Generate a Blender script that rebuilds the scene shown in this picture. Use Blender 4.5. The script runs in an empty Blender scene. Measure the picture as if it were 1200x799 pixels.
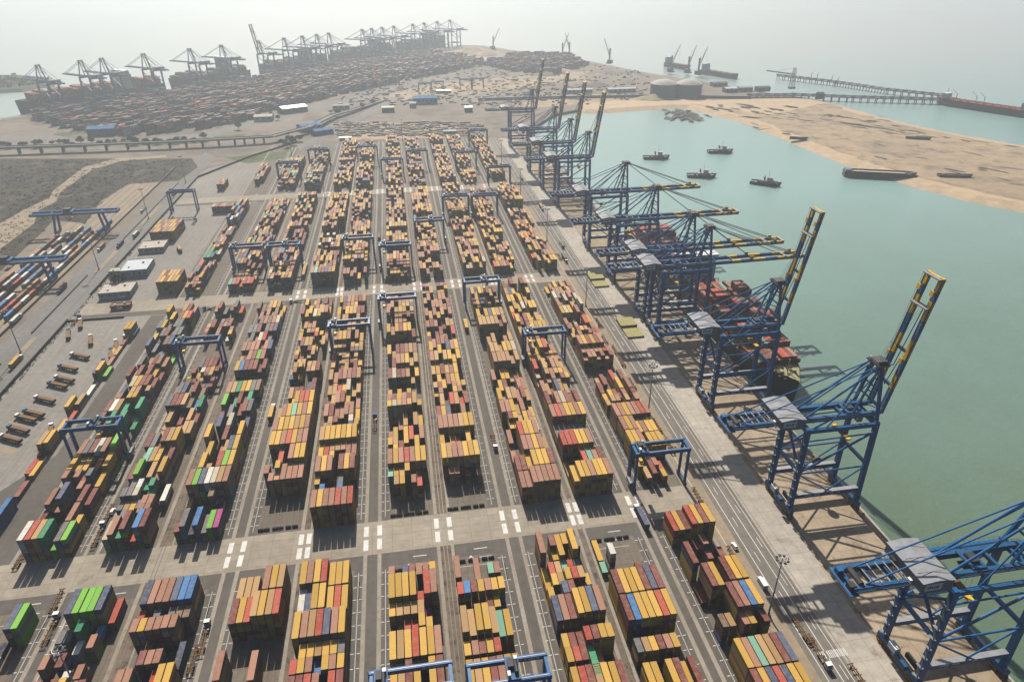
import bpy, bmesh, math, random
from math import sin, cos, radians, pi, sqrt, atan2, hypot
from mathutils import Vector, Matrix
random.seed(11)
R = random.Random(5)
scn = bpy.context.scene
COL = scn.collection

# ------------------------------------------------------------------ camera model (metres; X towards the sea, Y along the stacks, Z up)
TH, PS, RO, FPX, HC = radians(28.752), radians(9.1496), radians(-0.3423), 799.33, 230.0
def G(px, py, z=0.0):
    """ground (or height z) point seen at a place of the photograph: used to survey where things stand"""
    a, b = px-600, py-399.5
    u = (a*cos(RO)+b*sin(RO))/FPX; v = (-a*sin(RO)+b*cos(RO))/FPX
    y = cos(TH)-v*sin(TH); zz = -sin(TH)-v*cos(TH)
    X = u*cos(PS)+y*sin(PS); Y = -u*sin(PS)+y*cos(PS)
    t = (z-HC)/zz
    return (X*t, Y*t)
def P(X, Y, Z):
    x = X*cos(PS)-Y*sin(PS); y = X*sin(PS)+Y*cos(PS); z = Z-HC
    zc = y*cos(TH)-z*sin(TH); v = -(y*sin(TH)+z*cos(TH))
    if zc < 1: return (-9999, -9999)
    u = FPX*x/zc; v = FPX*v/zc
    return (600+u*cos(RO)-v*sin(RO), 399.5+u*sin(RO)+v*cos(RO))

cam = bpy.data.cameras.new('camera'); co = bpy.data.objects.new('camera', cam); COL.objects.link(co)
cam.sensor_width = 36.0; cam.lens = FPX/1200*36.0; cam.clip_end = 60000; cam.clip_start = 1
fwd = Vector((sin(PS)*cos(TH), cos(PS)*cos(TH), -sin(TH)))
right = Vector((cos(PS), -sin(PS), 0)); down = fwd.cross(right)
# image axes rotated by RO:  image_x = u cos - v sin ; image_y = u sin + v cos
ix = right*cos(RO)-down*sin(RO); iy = right*sin(RO)+down*cos(RO)
M3 = Matrix((ix, -iy, -fwd)).transposed()
co.matrix_world = Matrix.Translation((0, 0, HC)) @ M3.to_4x4()
scn.camera = co

# ------------------------------------------------------------------ materials
def nodes_of(m):
    m.use_nodes = True; nt = m.node_tree; nt.nodes.clear(); return nt
def new_mat(name):
    m = bpy.data.materials.new(name); nt = nodes_of(m)
    out = nt.nodes.new('ShaderNodeOutputMaterial'); b = nt.nodes.new('ShaderNodeBsdfPrincipled')
    b.inputs['Specular IOR Level'].default_value = .12
    nt.links.new(b.outputs[0], out.inputs[0]); return m, nt, b
def c4(c): return (c[0], c[1], c[2], 1)
def mixc(nt, fac, a, b, blend='MIX'):
    n = nt.nodes.new('ShaderNodeMix'); n.data_type = 'RGBA'; n.blend_type = blend
    for sock, v in ((n.inputs[0], fac), (n.inputs[6], a), (n.inputs[7], b)):
        if hasattr(v, 'links') or hasattr(v, 'is_linked'): nt.links.new(v, sock)
        else: sock.default_value = v if not isinstance(v, tuple) or len(v) == 4 else c4(v)
    return n.outputs[2]
def noise(nt, coord, scale, detail=4, rough=.6, stretch=None):
    n = nt.nodes.new('ShaderNodeTexNoise'); n.inputs['Scale'].default_value = scale
    n.inputs['Detail'].default_value = detail; n.inputs['Roughness'].default_value = rough
    if stretch:
        mp = nt.nodes.new('ShaderNodeMapping'); mp.inputs['Scale'].default_value = stretch
        nt.links.new(coord, mp.inputs[0]); coord = mp.outputs[0]
    nt.links.new(coord, n.inputs['Vector']); return n.outputs[0]
def ramp(nt, v, lo, hi):
    n = nt.nodes.new('ShaderNodeMapRange'); n.inputs[1].default_value = lo; n.inputs[2].default_value = hi
    nt.links.new(v, n.inputs[0]); return n.outputs[0]
def coords(nt):
    return nt.nodes.new('ShaderNodeTexCoord').outputs['Object']

def paint(name, col, rough=.45, rust=.25, metal=0.0, scale=.35):
    """painted steel with faded patches and rust stains"""
    m, nt, b = new_mat(name); co_ = coords(nt)
    fade = ramp(nt, noise(nt, co_, scale, 3), .35, .75)
    c = mixc(nt, fade, col, tuple(min(1, x*1.25+.012) for x in col))
    st = ramp(nt, noise(nt, co_, scale*3.1, 5, .7, (1, 1, .25)), .62, .78)
    mu = nt.nodes.new('ShaderNodeMath'); mu.operation = 'MULTIPLY'; mu.inputs[1].default_value = rust
    nt.links.new(st, mu.inputs[0])
    c = mixc(nt, mu.outputs[0], c, (.11, .065, .04))
    nt.links.new(c, b.inputs['Base Color']); b.inputs['Roughness'].default_value = rough; b.inputs['Metallic'].default_value = metal; b.inputs['Specular IOR Level'].default_value = .5 if rough < .2 else .22
    return m

def ground(name, c1, c2, big=.012, fine=.25, spots=None, spot_lo=.6, rough=.9, streak=None, joints=None, c3=None, bump=0):
    m, nt, b = new_mat(name); co_ = coords(nt)
    c = mixc(nt, ramp(nt, noise(nt, co_, big, 6, .62), .32, .68), c1, c2)
    if c3 is not None: c = mixc(nt, ramp(nt, noise(nt, co_, big*2.7, 5, .65), .52, .66), c, c3)
    f = ramp(nt, noise(nt, co_, fine, 5, .7), .25, .75)
    g = nt.nodes.new('ShaderNodeMapRange'); g.inputs[3].default_value = .78; g.inputs[4].default_value = 1.2
    nt.links.new(f, g.inputs[0])
    cc = nt.nodes.new('ShaderNodeCombineXYZ')
    for i in range(3): nt.links.new(g.outputs[0], cc.inputs[i])
    c = mixc(nt, 1.0, c, cc.outputs[0], 'MULTIPLY')
    if spots is not None: c = mixc(nt, ramp(nt, noise(nt, co_, fine*.42, 6, .7), spot_lo, spot_lo+.14), c, spots)
    if streak is not None: c = mixc(nt, ramp(nt, noise(nt, co_, .5, 4, .6, (1, .02, 1)), .5, .8), c, streak)
    if joints is not None:
        br = nt.nodes.new('ShaderNodeTexBrick'); br.offset = 0
        br.inputs['Scale'].default_value = 1; br.inputs['Brick Width'].default_value = joints[0]; br.inputs['Row Height'].default_value = joints[1]
        br.inputs['Mortar Size'].default_value = .12; br.inputs['Color1'].default_value = (1, 1, 1, 1); br.inputs['Color2'].default_value = (.88, .87, .86, 1); br.inputs['Mortar'].default_value = (.6, .58, .55, 1)
        nt.links.new(co_, br.inputs[0]); c = mixc(nt, .75, c, br.outputs[0], 'MULTIPLY')
    nt.links.new(c, b.inputs['Base Color']); b.inputs['Roughness'].default_value = rough
    if bump:
        bp = nt.nodes.new('ShaderNodeBump'); bp.inputs['Distance'].default_value = bump
        nt.links.new(noise(nt, co_, fine*.6, 6, .7), bp.inputs['Height']); nt.links.new(bp.outputs[0], b.inputs['Normal'])
    return m

M = {}
M['blue'] = paint('crane_blue_paint', (.011, .108, .285), .38, .2)
M['blue_dk'] = paint('weathered_blue_paint', (.012, .078, .19), .5, .4)
M['yellow'] = paint('crane_yellow_paint', (.74, .42, .02), .45, .2)
M['rust'] = paint('rusty_steel', (.17, .085, .035), .75, .6)
M['house'] = paint('grey_cladding', (.235, .245, .265), .5, .12)
M['house_wall'] = paint('grey_wall_cladding', (.16, .17, .19), .5, .12)
M['steel'] = paint('galvanised_steel', (.30, .31, .32), .45, .15, .3)
M['dark'] = paint('dark_machinery', (.035, .035, .04), .55, .4)
M['white'] = paint('white_paint', (.72, .72, .70), .5, .12)
M['glass'] = paint('dark_glass', (.02, .03, .04), .12, 0)
M['rubber'] = paint('tyre_rubber', (.02, .02, .02), .85, .1)
M['redpaint'] = paint('red_paint', (.36, .045, .03), .5, .3)
M['hull_dk'] = paint('dark_hull_paint', (.02, .022, .028), .45, .35, scale=.08)
M['hull_red'] = paint('antifouling_red', (.22, .05, .04), .6, .35, scale=.08)
M['deck_green'] = paint('mossy_deck_paint', (.25, .235, .12), .7, .6)
M['hatch'] = paint('olive_hatch_paint', (.33, .29, .10), .6, .5)
M['trunk'] = paint('tree_bark', (.09, .06, .04), .9, 0)
M['letter'] = paint('sign_lettering', (.04, .06, .12), .6, 0)
M['bldg'] = paint('plaster_wall', (.55, .53, .48), .8, .1)
M['bldgroof'] = paint('dusty_flat_roof', (.40, .36, .31), .85, .25)
M['roofwhite'] = paint('pale_metal_roof', (.46, .49, .51), .8, .15)
M['blueshed'] = paint('blue_sheet_metal', (.05, .15, .30), .9, .15)
M['concrete'] = paint('raw_concrete', (.34, .31, .27), .85, .2)
M['viaduct'] = paint('grimy_viaduct_concrete', (.15, .14, .13), .85, .3); M['wreck'] = paint('rotting_hulk', (.10, .085, .07), .85, .6)
M['tank'] = paint('pale_tank_paint', (.30, .29, .28), .6, .25, scale=.05)
M['asph'] = ground('asphalt', (.105, .094, .083), (.145, .13, .114), .02, .3, (.05, .047, .045), .64, streak=(.14, .13, .12))
M['yard'] = ground('paved_yard', (.150, .125, .100), (.21, .178, .145), .018, .35, (.075, .066, .058), .60, streak=(.165, .15, .13), joints=(2.8, 6.4))
M['strip'] = ground('pale_concrete_strip', (.26, .225, .185), (.35, .31, .26), .03, .4, (.15, .13, .11), .60)
M['crossrd'] = ground('crossroad_concrete', (.29, .25, .20), (.385, .34, .275), .02, .2, (.17, .15, .13), .62, joints=(9, 5))
M['apron'] = ground('apron_concrete', (.38, .345, .30), (.49, .45, .39), .015, .25, (.23, .195, .155), .57, joints=(6, 9))
M['tan'] = ground('rusty_quay_concrete', (.32, .25, .175), (.42, .34, .25), .02, .22, (.17, .125, .085), .55, joints=(6.9, 7))
M['sandy'] = ground('sandy_verge', (.33, .26, .18), (.27, .225, .17), .03, .3, (.17, .14, .11), .6)
M['quayrd'] = ground('quay_road_concrete', (.17, .152, .132), (.215, .192, .165), .02, .3, (.10, .09, .08), .62, streak=(.125, .112, .1))
M['lot'] = ground('grey_lot_paving', (.225, .208, .185), (.285, .262, .235), .015, .25, (.13, .118, .105), .6, streak=(.19, .175, .158))
M['gap'] = ground('dirty_gap_paving', (.13, .10, .075), (.20, .16, .12), .05, .5, (.07, .055, .045), .5)
M['road'] = ground('grey_road', (.17, .162, .15), (.215, .205, .19), .02, .3, (.12, .11, .10), .62, streak=(.14, .13, .12))
M['soil'] = ground('dusty_soil', (.17, .14, .115), (.25, .205, .165), .004, .05, (.10, .08, .065), .54, c3=(.125, .105, .085), bump=1.0)
M['field'] = ground('scrub_field', (.034, .030, .022), (.065, .054, .038), .012, .09, (.022, .022, .014), .5, c3=(.11, .09, .065), bump=1.5)
M['green'] = ground('green_patch', (.06, .085, .03), (.10, .12, .05), .02, .1, (.04, .05, .02), .55, bump=1)
M['sand'] = ground('spit_sand', (.40, .30, .20), (.32, .245, .165), .008, .06, (.17, .135, .095), .54, c3=(.24, .19, .13), bump=1.2)
M['beach'] = ground('beach_sand', (.50, .375, .245), (.44, .335, .22), .01, .1, (.36, .27, .18), .6)
M['mud'] = ground('dark_mud', (.07, .065, .055), (.10, .09, .075), .03, .15, (.05, .05, .045), .55, bump=1)
M['mark'] = ground('worn_white_paint', (.74, .73, .70), (.58, .56, .53), .15, .8, (.33, .31, .28), .62)
M['rail'] = paint('rail_steel', (.09, .075, .065), .5, .5)
M['brick'] = paint('jetty_concrete', (.24, .22, .20), .85, .3)

# container paints: one weathered paint per colour, tone varied box by box
PAL = dict(Y=(.58, .34, .055), O=(.46, .275, .115), M=(.215, .062, .05), S=(.37, .175, .115), R=(.46, .075, .045), B=(.055, .19, .43),
           N=(.085, .105, .175), G=(.19, .47, .055), E=(.04, .29, .14), T=(.21, .46, .33), W=(.70, .67, .60), K=(.165, .165, .17),
           P=(.48, .06, .25), C=(.56, .49, .36), U=(.21, .135, .09), D=(.045, .05, .08))
CNAME = dict(Y='mustard-yellow', O='tan-yellow', M='maroon', S='dusty salmon-brown', R='bright red', B='sky-blue', N='slate-navy', G='lime-green',
             E='emerald-green', T='pale teal', W='white', K='grey', P='magenta-pink', C='cream', U='dark brown', D='dark blue')
PKEYS = list(PAL)
def cont_mat(k):
    col = PAL[k]; m, nt, b = new_mat('container_paint_'+CNAME[k].replace(' ', '_').replace('-', '_')); co_ = coords(nt)
    at = nt.nodes.new('ShaderNodeAttribute'); at.attribute_name = 'tint'
    oi = nt.nodes.new('ShaderNodeObjectInfo')
    ad = nt.nodes.new('ShaderNodeMath'); ad.operation = 'ADD'; nt.links.new(at.outputs['Fac'], ad.inputs[0]); nt.links.new(oi.outputs['Random'], ad.inputs[1])
    fr = nt.nodes.new('ShaderNodeMath'); fr.operation = 'FRACT'; nt.links.new(ad.outputs[0], fr.inputs[0])
    vec = nt.nodes.new('ShaderNodeVectorMath'); vec.operation = 'MULTIPLY_ADD'
    cb = nt.nodes.new('ShaderNodeCombineXYZ')
    for i in range(3): nt.links.new(fr.outputs[0], cb.inputs[i])
    vec.inputs[1].default_value = (57, 31, 13); nt.links.new(cb.outputs[0], vec.inputs[0]); nt.links.new(co_, vec.inputs[2])
    v = vec.outputs[0]
    c = mixc(nt, fr.outputs[0], tuple(x*.78 for x in col), tuple(min(1, x*1.10+.02) for x in col))
    dust = ramp(nt, noise(nt, v, .6, 5, .7), .44, .70)
    mu = nt.nodes.new('ShaderNodeMath'); mu.operation = 'MULTIPLY'; mu.inputs[1].default_value = .42; nt.links.new(dust, mu.inputs[0])
    c = mixc(nt, mu.outputs[0], c, (.36, .30, .23))
    rs = ramp(nt, noise(nt, v, 1.3, 5, .75), .60, .74)
    mu2 = nt.nodes.new('ShaderNodeMath'); mu2.operation = 'MULTIPLY'; mu2.inputs[1].default_value = .6; nt.links.new(rs, mu2.inputs[0])
    c = mixc(nt, mu2.outputs[0], c, (.10, .06, .04))
    nt.links.new(c, b.inputs['Base Color']); b.inputs['Roughness'].default_value = .7
    return m
CM = {k: cont_mat(k) for k in PKEYS}

# ------------------------------------------------------------------ mesh builder
class MB:
    def __init__(s): s.v = []; s.f = []; s.mi = []; s.mats = []; s.tint = None
    def _m(s, m):
        if m not in s.mats: s.mats.append(m)
        return s.mats.index(m)
    def add(s, vs, fs, m):
        o = len(s.v); s.v += [tuple(v) for v in vs]; k = s._m(m)
        for f in fs: s.f.append(tuple(i+o for i in f)); s.mi.append(k)
        if s.tint is not None: s.tints += [s.tint]*len(fs)
    def box(s, c, d, m, rz=0, bottom=True, taper=1.0):
        x, y, z = d[0]/2, d[1]/2, d[2]/2; ca, sa = cos(rz), sin(rz); vs = []
        for sz in (-1, 1):
            t = taper if sz > 0 else 1
            for sx, sy in ((-1, -1), (1, -1), (1, 1), (-1, 1)):
                a, b = sx*x*t, sy*y*t; vs.append((c[0]+a*ca-b*sa, c[1]+a*sa+b*ca, c[2]+sz*z))
        fs = [(4, 5, 6, 7), (0, 1, 5, 4), (1, 2, 6, 5), (2, 3, 7, 6), (3, 0, 4, 7)]
        if bottom: fs.append((3, 2, 1, 0))
        s.add(vs, fs, m)
    def bar(s, a, b, w, h, m):
        a, b = Vector(a), Vector(b); d = (b-a).normalized()
        up = Vector((0, 0, 1)) if abs(d.z) < .95 else Vector((0, 1, 0))
        r = d.cross(up).normalized()*w/2; u = r.cross(d).normalized()*h/2
        vs = [p+q for p in (a, b) for q in (-r-u, r-u, r+u, -r+u)]
        s.add(vs, [(0, 1, 2, 3), (7, 6, 5, 4), (0, 4, 5, 1), (1, 5, 6, 2), (2, 6, 7, 3), (3, 7, 4, 0)], m)
    def tube(s, a, b, r, m, n=8, r2=None):
        a, b = Vector(a), Vector(b); d = (b-a).normalized(); r2 = r if r2 is None else r2
        up = Vector((0, 0, 1)) if abs(d.z) < .95 else Vector((0, 1, 0))
        x = d.cross(up).normalized(); y = x.cross(d); vs = []
        for p, rr in ((a, r), (b, r2)):
            for i in range(n): t = 2*pi*i/n; vs.append(p+x*cos(t)*rr+y*sin(t)*rr)
        s.add(vs, [(i, i+n, (i+1) % n+n, (i+1) % n) for i in range(n)]+[tuple(range(n)), tuple(range(2*n-1, n-1, -1))], m)
    def prism(s, poly, z0, z1, m, mside=None, out=0.0):
        n = len(poly); A = sum(poly[i][0]*poly[(i+1) % n][1]-poly[(i+1) % n][0]*poly[i][1] for i in range(n))
        if A < 0: poly = poly[::-1]
        s.add([(x, y, z1) for x, y in poly], [tuple(range(n))], m)
        bot = poly
        if out:
            bot = []
            for i in range(n):
                a, b, c = Vector(poly[i-1]), Vector(poly[i]), Vector(poly[(i+1) % n])
                d1 = (b-a).normalized(); d2 = (c-b).normalized(); nn = Vector((d1.y+d2.y, -d1.x-d2.x))
                nn = nn.normalized() if nn.length > 1e-4 else Vector((d1.y, -d1.x)); bot.append((b.x+nn.x*out, b.y+nn.y*out))
        vs = [(x, y, z1) for x, y in poly]+[(x, y, z0) for x, y in bot]
        s.add(vs, [(i, i+n, (i+1) % n+n, (i+1) % n) for i in range(n)], mside or m)
    def quad(s, a, b, c, d, m): s.add([a, b, c, d], [(0, 1, 2, 3)], m)
    def rect(s, x0, x1, y0, y1, z, m): s.add([(x0, y0, z), (x1, y0, z), (x1, y1, z), (x0, y1, z)], [(0, 1, 2, 3)], m)
    def build(s, name, parent=None, smooth=False):
        me = bpy.data.meshes.new(name); me.from_pydata(s.v, [], s.f)
        for m in s.mats: me.materials.append(m)
        me.polygons.foreach_set('material_index', s.mi)
        if smooth: me.polygons.foreach_set('use_smooth', [True]*len(s.f))
        if s.tint is not None:
            at = me.attributes.new('tint', 'FLOAT', 'FACE'); at.data.foreach_set('value', s.tints)
        me.update(); o = bpy.data.objects.new(name, me); COL.objects.link(o); o.parent = parent
        return o
def tag(o, label=None, cat=None, group=None, kind=None):
    if label: o['label'] = label
    if cat: o['category'] = cat
    if group: o['group'] = group
    if kind: o['kind'] = kind
    return o
def empty(name, loc=(0, 0, 0), rz=0):
    e = bpy.data.objects.new(name, None); COL.objects.link(e); e.location = loc; e.rotation_euler = (0, 0, rz); e.empty_display_size = .5
    return e
def copy_tree(o, parent=None):
    c = o.copy(); COL.objects.link(c); c.parent = parent
    for ch in list(o.children): copy_tree(ch, c)
    return c
ORD = ['nearest', 'second', 'third', 'fourth', 'fifth', 'sixth', 'seventh', 'eighth', 'ninth', 'tenth', 'eleventh', 'twelfth', 'thirteenth', 'fourteenth', 'fifteenth', 'sixteenth', 'seventeenth', 'eighteenth', 'nineteenth', 'twentieth', 'twenty-first', 'twenty-second', 'twenty-third', 'twenty-fourth', 'twenty-fifth', 'twenty-sixth', 'twenty-seventh', 'twenty-eighth']
NTH = ['first']+ORD[1:]

# ------------------------------------------------------------------ light, sky, air
SUN_EL, SUN_AZ = radians(41), radians(-3)      # azimuth from +Y towards +X
sun = bpy.data.lights.new('sun', 'SUN'); sun.energy = 5.0; sun.angle = radians(.6); sun.color = (1, .93, .82)
so = bpy.data.objects.new('sun', sun); COL.objects.link(so); so.location = (0, 0, 400)
sd = Vector((sin(SUN_AZ)*cos(SUN_EL), cos(SUN_AZ)*cos(SUN_EL), sin(SUN_EL)))
so.rotation_euler = sd.to_track_quat('Z', 'Y').to_euler()
wd = bpy.data.worlds.new('World'); scn.world = wd; wd.use_nodes = True; nt = wd.node_tree
bg = nt.nodes['Background']; sk = nt.nodes.new('ShaderNodeTexSky'); sk.sky_type = 'NISHITA'; sk.sun_disc = False
sk.sun_elevation = SUN_EL; sk.sun_rotation = SUN_AZ; sk.air_density = 1.0; sk.dust_density = 2.5; sk.ozone_density = 1.0
nt.links.new(sk.outputs[0], bg.inputs[0]); bg.inputs[1].default_value = .06
scn.view_settings.view_transform = 'Standard'; scn.view_settings.look = 'None'; scn.view_settings.exposure = 0.4; scn.view_settings.gamma = 1
scn.cycles.use_denoising = True
scn.cycles.max_bounces = 5; scn.cycles.diffuse_bounces = 0; scn.cycles.glossy_bounces = 2; scn.cycles.transmission_bounces = 2; scn.cycles.volume_bounces = 0
scn.cycles.sample_clamp_indirect = 4

hz = MB(); hz.box((0, 5000, 122), (26000, 26000, 270), M['white'])
hm = bpy.data.materials.new('sea_haze'); nt = nodes_of(hm)
out = nt.nodes.new('ShaderNodeOutputMaterial'); pv = nt.nodes.new('ShaderNodeVolumePrincipled')
pv.inputs['Color'].default_value = (.84, .93, 1.0, 1); pv.inputs['Density'].default_value = .000185; pv.inputs['Anisotropy'].default_value = .42
nt.links.new(pv.outputs[0], out.inputs['Volume'])
hz.mats = [hm]; tag(hz.build('haze'), kind='stuff')

# ------------------------------------------------------------------ sea and land
def sea_mat():
    m, nt, b = new_mat('sea_water'); co_ = coords(nt)
    c = mixc(nt, ramp(nt, noise(nt, co_, .0035, 4, .55), .35, .68), (.095, .150, .100), (.125, .165, .100))
    c = mixc(nt, ramp(nt, noise(nt, co_, .02, 5, .65, (1, .35, 1)), .3, .75), c, (.115, .18, .135))
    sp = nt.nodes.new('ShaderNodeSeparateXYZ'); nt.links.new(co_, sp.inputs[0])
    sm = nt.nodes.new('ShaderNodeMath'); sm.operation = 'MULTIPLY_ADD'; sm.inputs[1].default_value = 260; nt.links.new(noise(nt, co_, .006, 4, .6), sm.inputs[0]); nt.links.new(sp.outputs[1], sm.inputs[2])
    c = mixc(nt, ramp(nt, sm.outputs[0], 300, 880), c, (.235, .375, .35))  # paler teal along Y, with grazing sky reflection painted into the base colour
    c = mixc(nt, ramp(nt, sm.outputs[0], 1150, 2300), c, (.36, .405, .385))  # outer sea greyer, its base colour lightened to stand in for sun glare
    nt.links.new(c, b.inputs['Base Color']); b.inputs['Roughness'].default_value = .18; b.inputs['Specular IOR Level'].default_value = .5; b.inputs['IOR'].default_value = 1.33
    bp = nt.nodes.new('ShaderNodeBump'); bp.inputs['Distance'].default_value = 1.3; bp.inputs['Strength'].default_value = .5
    n1 = noise(nt, co_, .13, 6, .75, (1, .5, 1)); nt.links.new(n1, bp.inputs['Height'])
    nt.links.new(bp.outputs[0], b.inputs['Normal']); return m
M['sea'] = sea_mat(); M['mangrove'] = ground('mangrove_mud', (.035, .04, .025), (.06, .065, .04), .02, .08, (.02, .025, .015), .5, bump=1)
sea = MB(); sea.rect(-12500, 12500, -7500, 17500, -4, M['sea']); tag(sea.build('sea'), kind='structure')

QX = 205.0
basin = [(205, 1052), (222, 1131), (276, 1225), (353, 1278), (473, 1291), (560, 1283), (580, 1232), (592, 1174), (602, 1120), (607, 954), (612, 839), (616, 798), (629, 732), (653, 670), (684, 620), (745, 545), (830, 450)]
outer = [(1010, 480), (1010, 600), (950, 730), (883, 859), (849, 933), (819, 1030), (806, 1148), (800, 1237), (812, 1273), (767, 1354), (736, 1405), (714, 1481), (663, 1597), (614, 1696), (571, 1837), (520, 2000), (470, 2120), (365, 2300), (300, 2440), (235, 2480)]
leftq = [(190, 2440), (-150, 2040), (-470, 1630), (-690, 1372)]
land_poly = [(-3000, -400), (205, -400)]+basin+outer+leftq+[(-900, 1330), (-1500, 1250), (-3000, 1250)]
lm = MB(); lm.prism(land_poly, -9, 0, M['soil'], M['concrete'])
tag(lm.build('ground'), kind='structure')
def sheet(name, pts, z, m, kind='structure', px=True, thick=None):
    if px: pts = [G(*q) for q in pts]
    b = MB()
    n = len(pts); A = sum(pts[i][0]*pts[(i+1) % n][1]-pts[(i+1) % n][0]*pts[i][1] for i in range(n))
    if A < 0: pts = pts[::-1]
    b.add([(x, y, z) for x, y in pts], [tuple(range(n))], m)
    return tag(b.build(name), kind=kind)
# sand spit: dune crust with a beach slope running into the water
spit = [(560, 1262), (600, 1210), (640, 1150), (800, 1225), (790, 1150), (806, 1030), (835, 935), (868, 860), (935, 730), (995, 600), (1000, 500), (840, 470), (748, 556), (684, 630), (656, 680), (630, 742), (618, 800), (612, 845), (608, 954), (604, 1120), (592, 1185), (572, 1232)]
def smooth(poly, k=3, jit=0, seed=1):
    r = random.Random(seed); out = []
    n = len(poly)
    for i in range(n):
        p0, p1, p2, p3 = poly[i-1], poly[i], poly[(i+1) % n], poly[(i+2) % n]
        for j in range(k):
            t = j/k
            q = [0.5*((2*p1[a])+(-p0[a]+p2[a])*t+(2*p0[a]-5*p1[a]+4*p2[a]-p3[a])*t*t+(-p0[a]+3*p1[a]-3*p2[a]+p3[a])*t**3) for a in (0, 1)]
            out.append((q[0]+r.uniform(-jit, jit), q[1]+r.uniform(-jit, jit)))
    return out
bm_ = MB(); bm_.prism(smooth([(556, 1290), (580, 1172), (594, 1120), (600, 954), (603, 845), (608, 797), (620, 728), (644, 664), (674, 614), (730, 538), (820, 425), (1010, 470), (1020, 600), (955, 735), (890, 860), (855, 935), (826, 1030), (812, 1148), (808, 1240), (760, 1300)], 4, 2), -5.2, .25, M['beach'], M['beach'], 26)
tag(bm_.build('beach'), kind='structure')
bm_ = MB(); bm_.prism(smooth(spit, 5, 4, 3), .0, 1.1, M['sand'], M['sand'], 5); tag(bm_.build('sand_spit'), kind='structure')
bm_ = MB(); bm_.prism(smooth([G(690, 129), G(735, 126), G(790, 123), G(828, 123), G(826, 116), G(760, 117), G(690, 121)], 4, 3), -5, .3, M['beach'], M['beach'], 22); tag(bm_.build('basin_beach'), kind='structure')

bm_ = MB(); bm_.prism(smooth([(-1400, 1620), (-900, 1700), (-784, 1765), (-800, 1860), (-909, 1960), (-1300, 2050)], 4, 8), -5, 2, M['mangrove'], M['mud'], 15); tag(bm_.build('mangrove_island_terrain'), kind='structure')
# dark scrub and mud patches on the spit
sr = random.Random(21); g = MB()
def blob(b, x, y, L_, W_, rz, z, m, r):
    n = 12; pts = []
    for i in range(n):
        a = 2*pi*i/n; k = r.uniform(.55, 1.1); u, v = cos(a)*L_*k, sin(a)*W_*k; pts.append((x+u*cos(rz)-v*sin(rz), y+u*sin(rz)+v*cos(rz), z))
    b.add(pts, [tuple(range(n))], m)
for i, (px, py, L_, W_) in enumerate([(880, 131, 55, 12), (915, 134, 45, 10), (950, 141, 40, 7), (1000, 146, 60, 9), (1040, 152, 55, 10), (1075, 157, 30, 8), (1015, 141, 40, 7), (840, 127, 30, 8), (975, 136, 25, 6)]):
    x, y = G(px, py)
    for k in range(7): blob(g, x+sr.gauss(0, L_*.5), y+sr.gauss(0, L_*.5), L_*sr.uniform(.15, .45), W_*sr.uniform(.3, .7), radians(-58+sr.uniform(-15, 15)), 1.14+.004*(i*7+k), M['field'], sr)
for k in range(120):
    px, py = sr.uniform(860, 1195), sr.uniform(126, 225)
    if py < 118+(px-860)*.16 or py > 150+(px-860)*.22: continue
    x, y = G(px, py); blob(g, x, y, sr.uniform(3, 22), sr.uniform(.8, 3), radians(-58+sr.uniform(-25, 25)), 1.5+.004*k, M[sr.choice(['field', 'soil', 'soil', 'mud'])], sr)
tag(g.build('spit_debris_ground'), kind='structure')

# ------------------------------------------------------------------ yard surfaces
XL, XR, YN, YF = -255.0, QX, -150.0, 1078.0
g = MB(); g.prism([(XL, YN), (129, YN), (129, YF), (-150, YF), (-205, 1000), (-250, 960), (XL, 940)], 0, .03, M['yard']); tag(g.build('yard_paving'), kind='structure')
g = MB(); g.prism([(-254.5, 255), (-187, 255), (-187, 800), (-180, 990), (-204, 985), (-249, 945), (-254.5, 930)], .0, .036, M['lot']); tag(g.build('parking_lot_paving'), kind='structure')
g = MB(); g.prism([(-250, 150), (-181, 150), (-181, 500), (-196, 500), (-196.5, 330), (-214, 300), (-240, 270)], .03, .044, M['asph']); tag(g.build('parking_lane_road'), kind='structure')
g = MB()
for a, b in ((-122.4, -117.2), (-58.4, -55.7), (3.3, 8.1), (67.0, 69.6)): g.rect(a, b, YN, 1064, .048, M['gap'])
tag(g.build('gap_paving'), kind='structure')
g = MB(); g.rect(136, 150, YN, 1045, .034, M['quayrd']); g.rect(128.6, 136.6, YN, 1045, .05, M['sandy']); tag(g.build('quay_road'), kind='structure')
g = MB(); g.rect(150, 166.4, YN, 1050, .036, M['apron']); tag(g.build('apron_pavement'), kind='structure')
g = MB(); g.rect(166.4, 204.4, YN, 1050, .032, M['tan']); tag(g.build('crane_rail_pavement'), kind='structure')
g = MB()
g.box((204.9, 450, -1.2), (1.2, 1200, 3.6), M['concrete'])
tag(g.build('quay_edge'), kind='structure')
# lanes between the stacks: (x0, x1) asphalt, pale strips that the gantry tyres run on
LANES = [(-158.5, -146.5), (-95, -80.2), (-34.5, -19.3), (28.2, 43.8), (91.5, 107)]
STRIPS = [(-185.4, -182.6), (-155.3, -152.9), (-150.2, -147.6), (-124.6, -122), (-118.6, -116), (-91.6, -89), (-86, -83.4), (-60.6, -58), (-56.6, -54.9), (-31.2, -28.8), (-25.1, -22.5), (1.3, 3.9), (7.3, 9.9), (32.6, 35.2), (38.7, 41.3), (65.2, 67.8), (68.8, 71.0), (95.4, 97.8), (100.2, 102.7), (126.3, 128.8)]
CROSS = [(228.8, 249.6), (509, 530), (789, 810)]
g = MB()
for a, b in LANES: g.rect(a, b, YN, 1068, .038, M['asph'])
for y0, y1 in CROSS: g.rect(-250, 129, y0-8, y0-.2, .042, M['asph'])
tag(g.build('lane_asphalt_road'), kind='structure')
g = MB()
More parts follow.
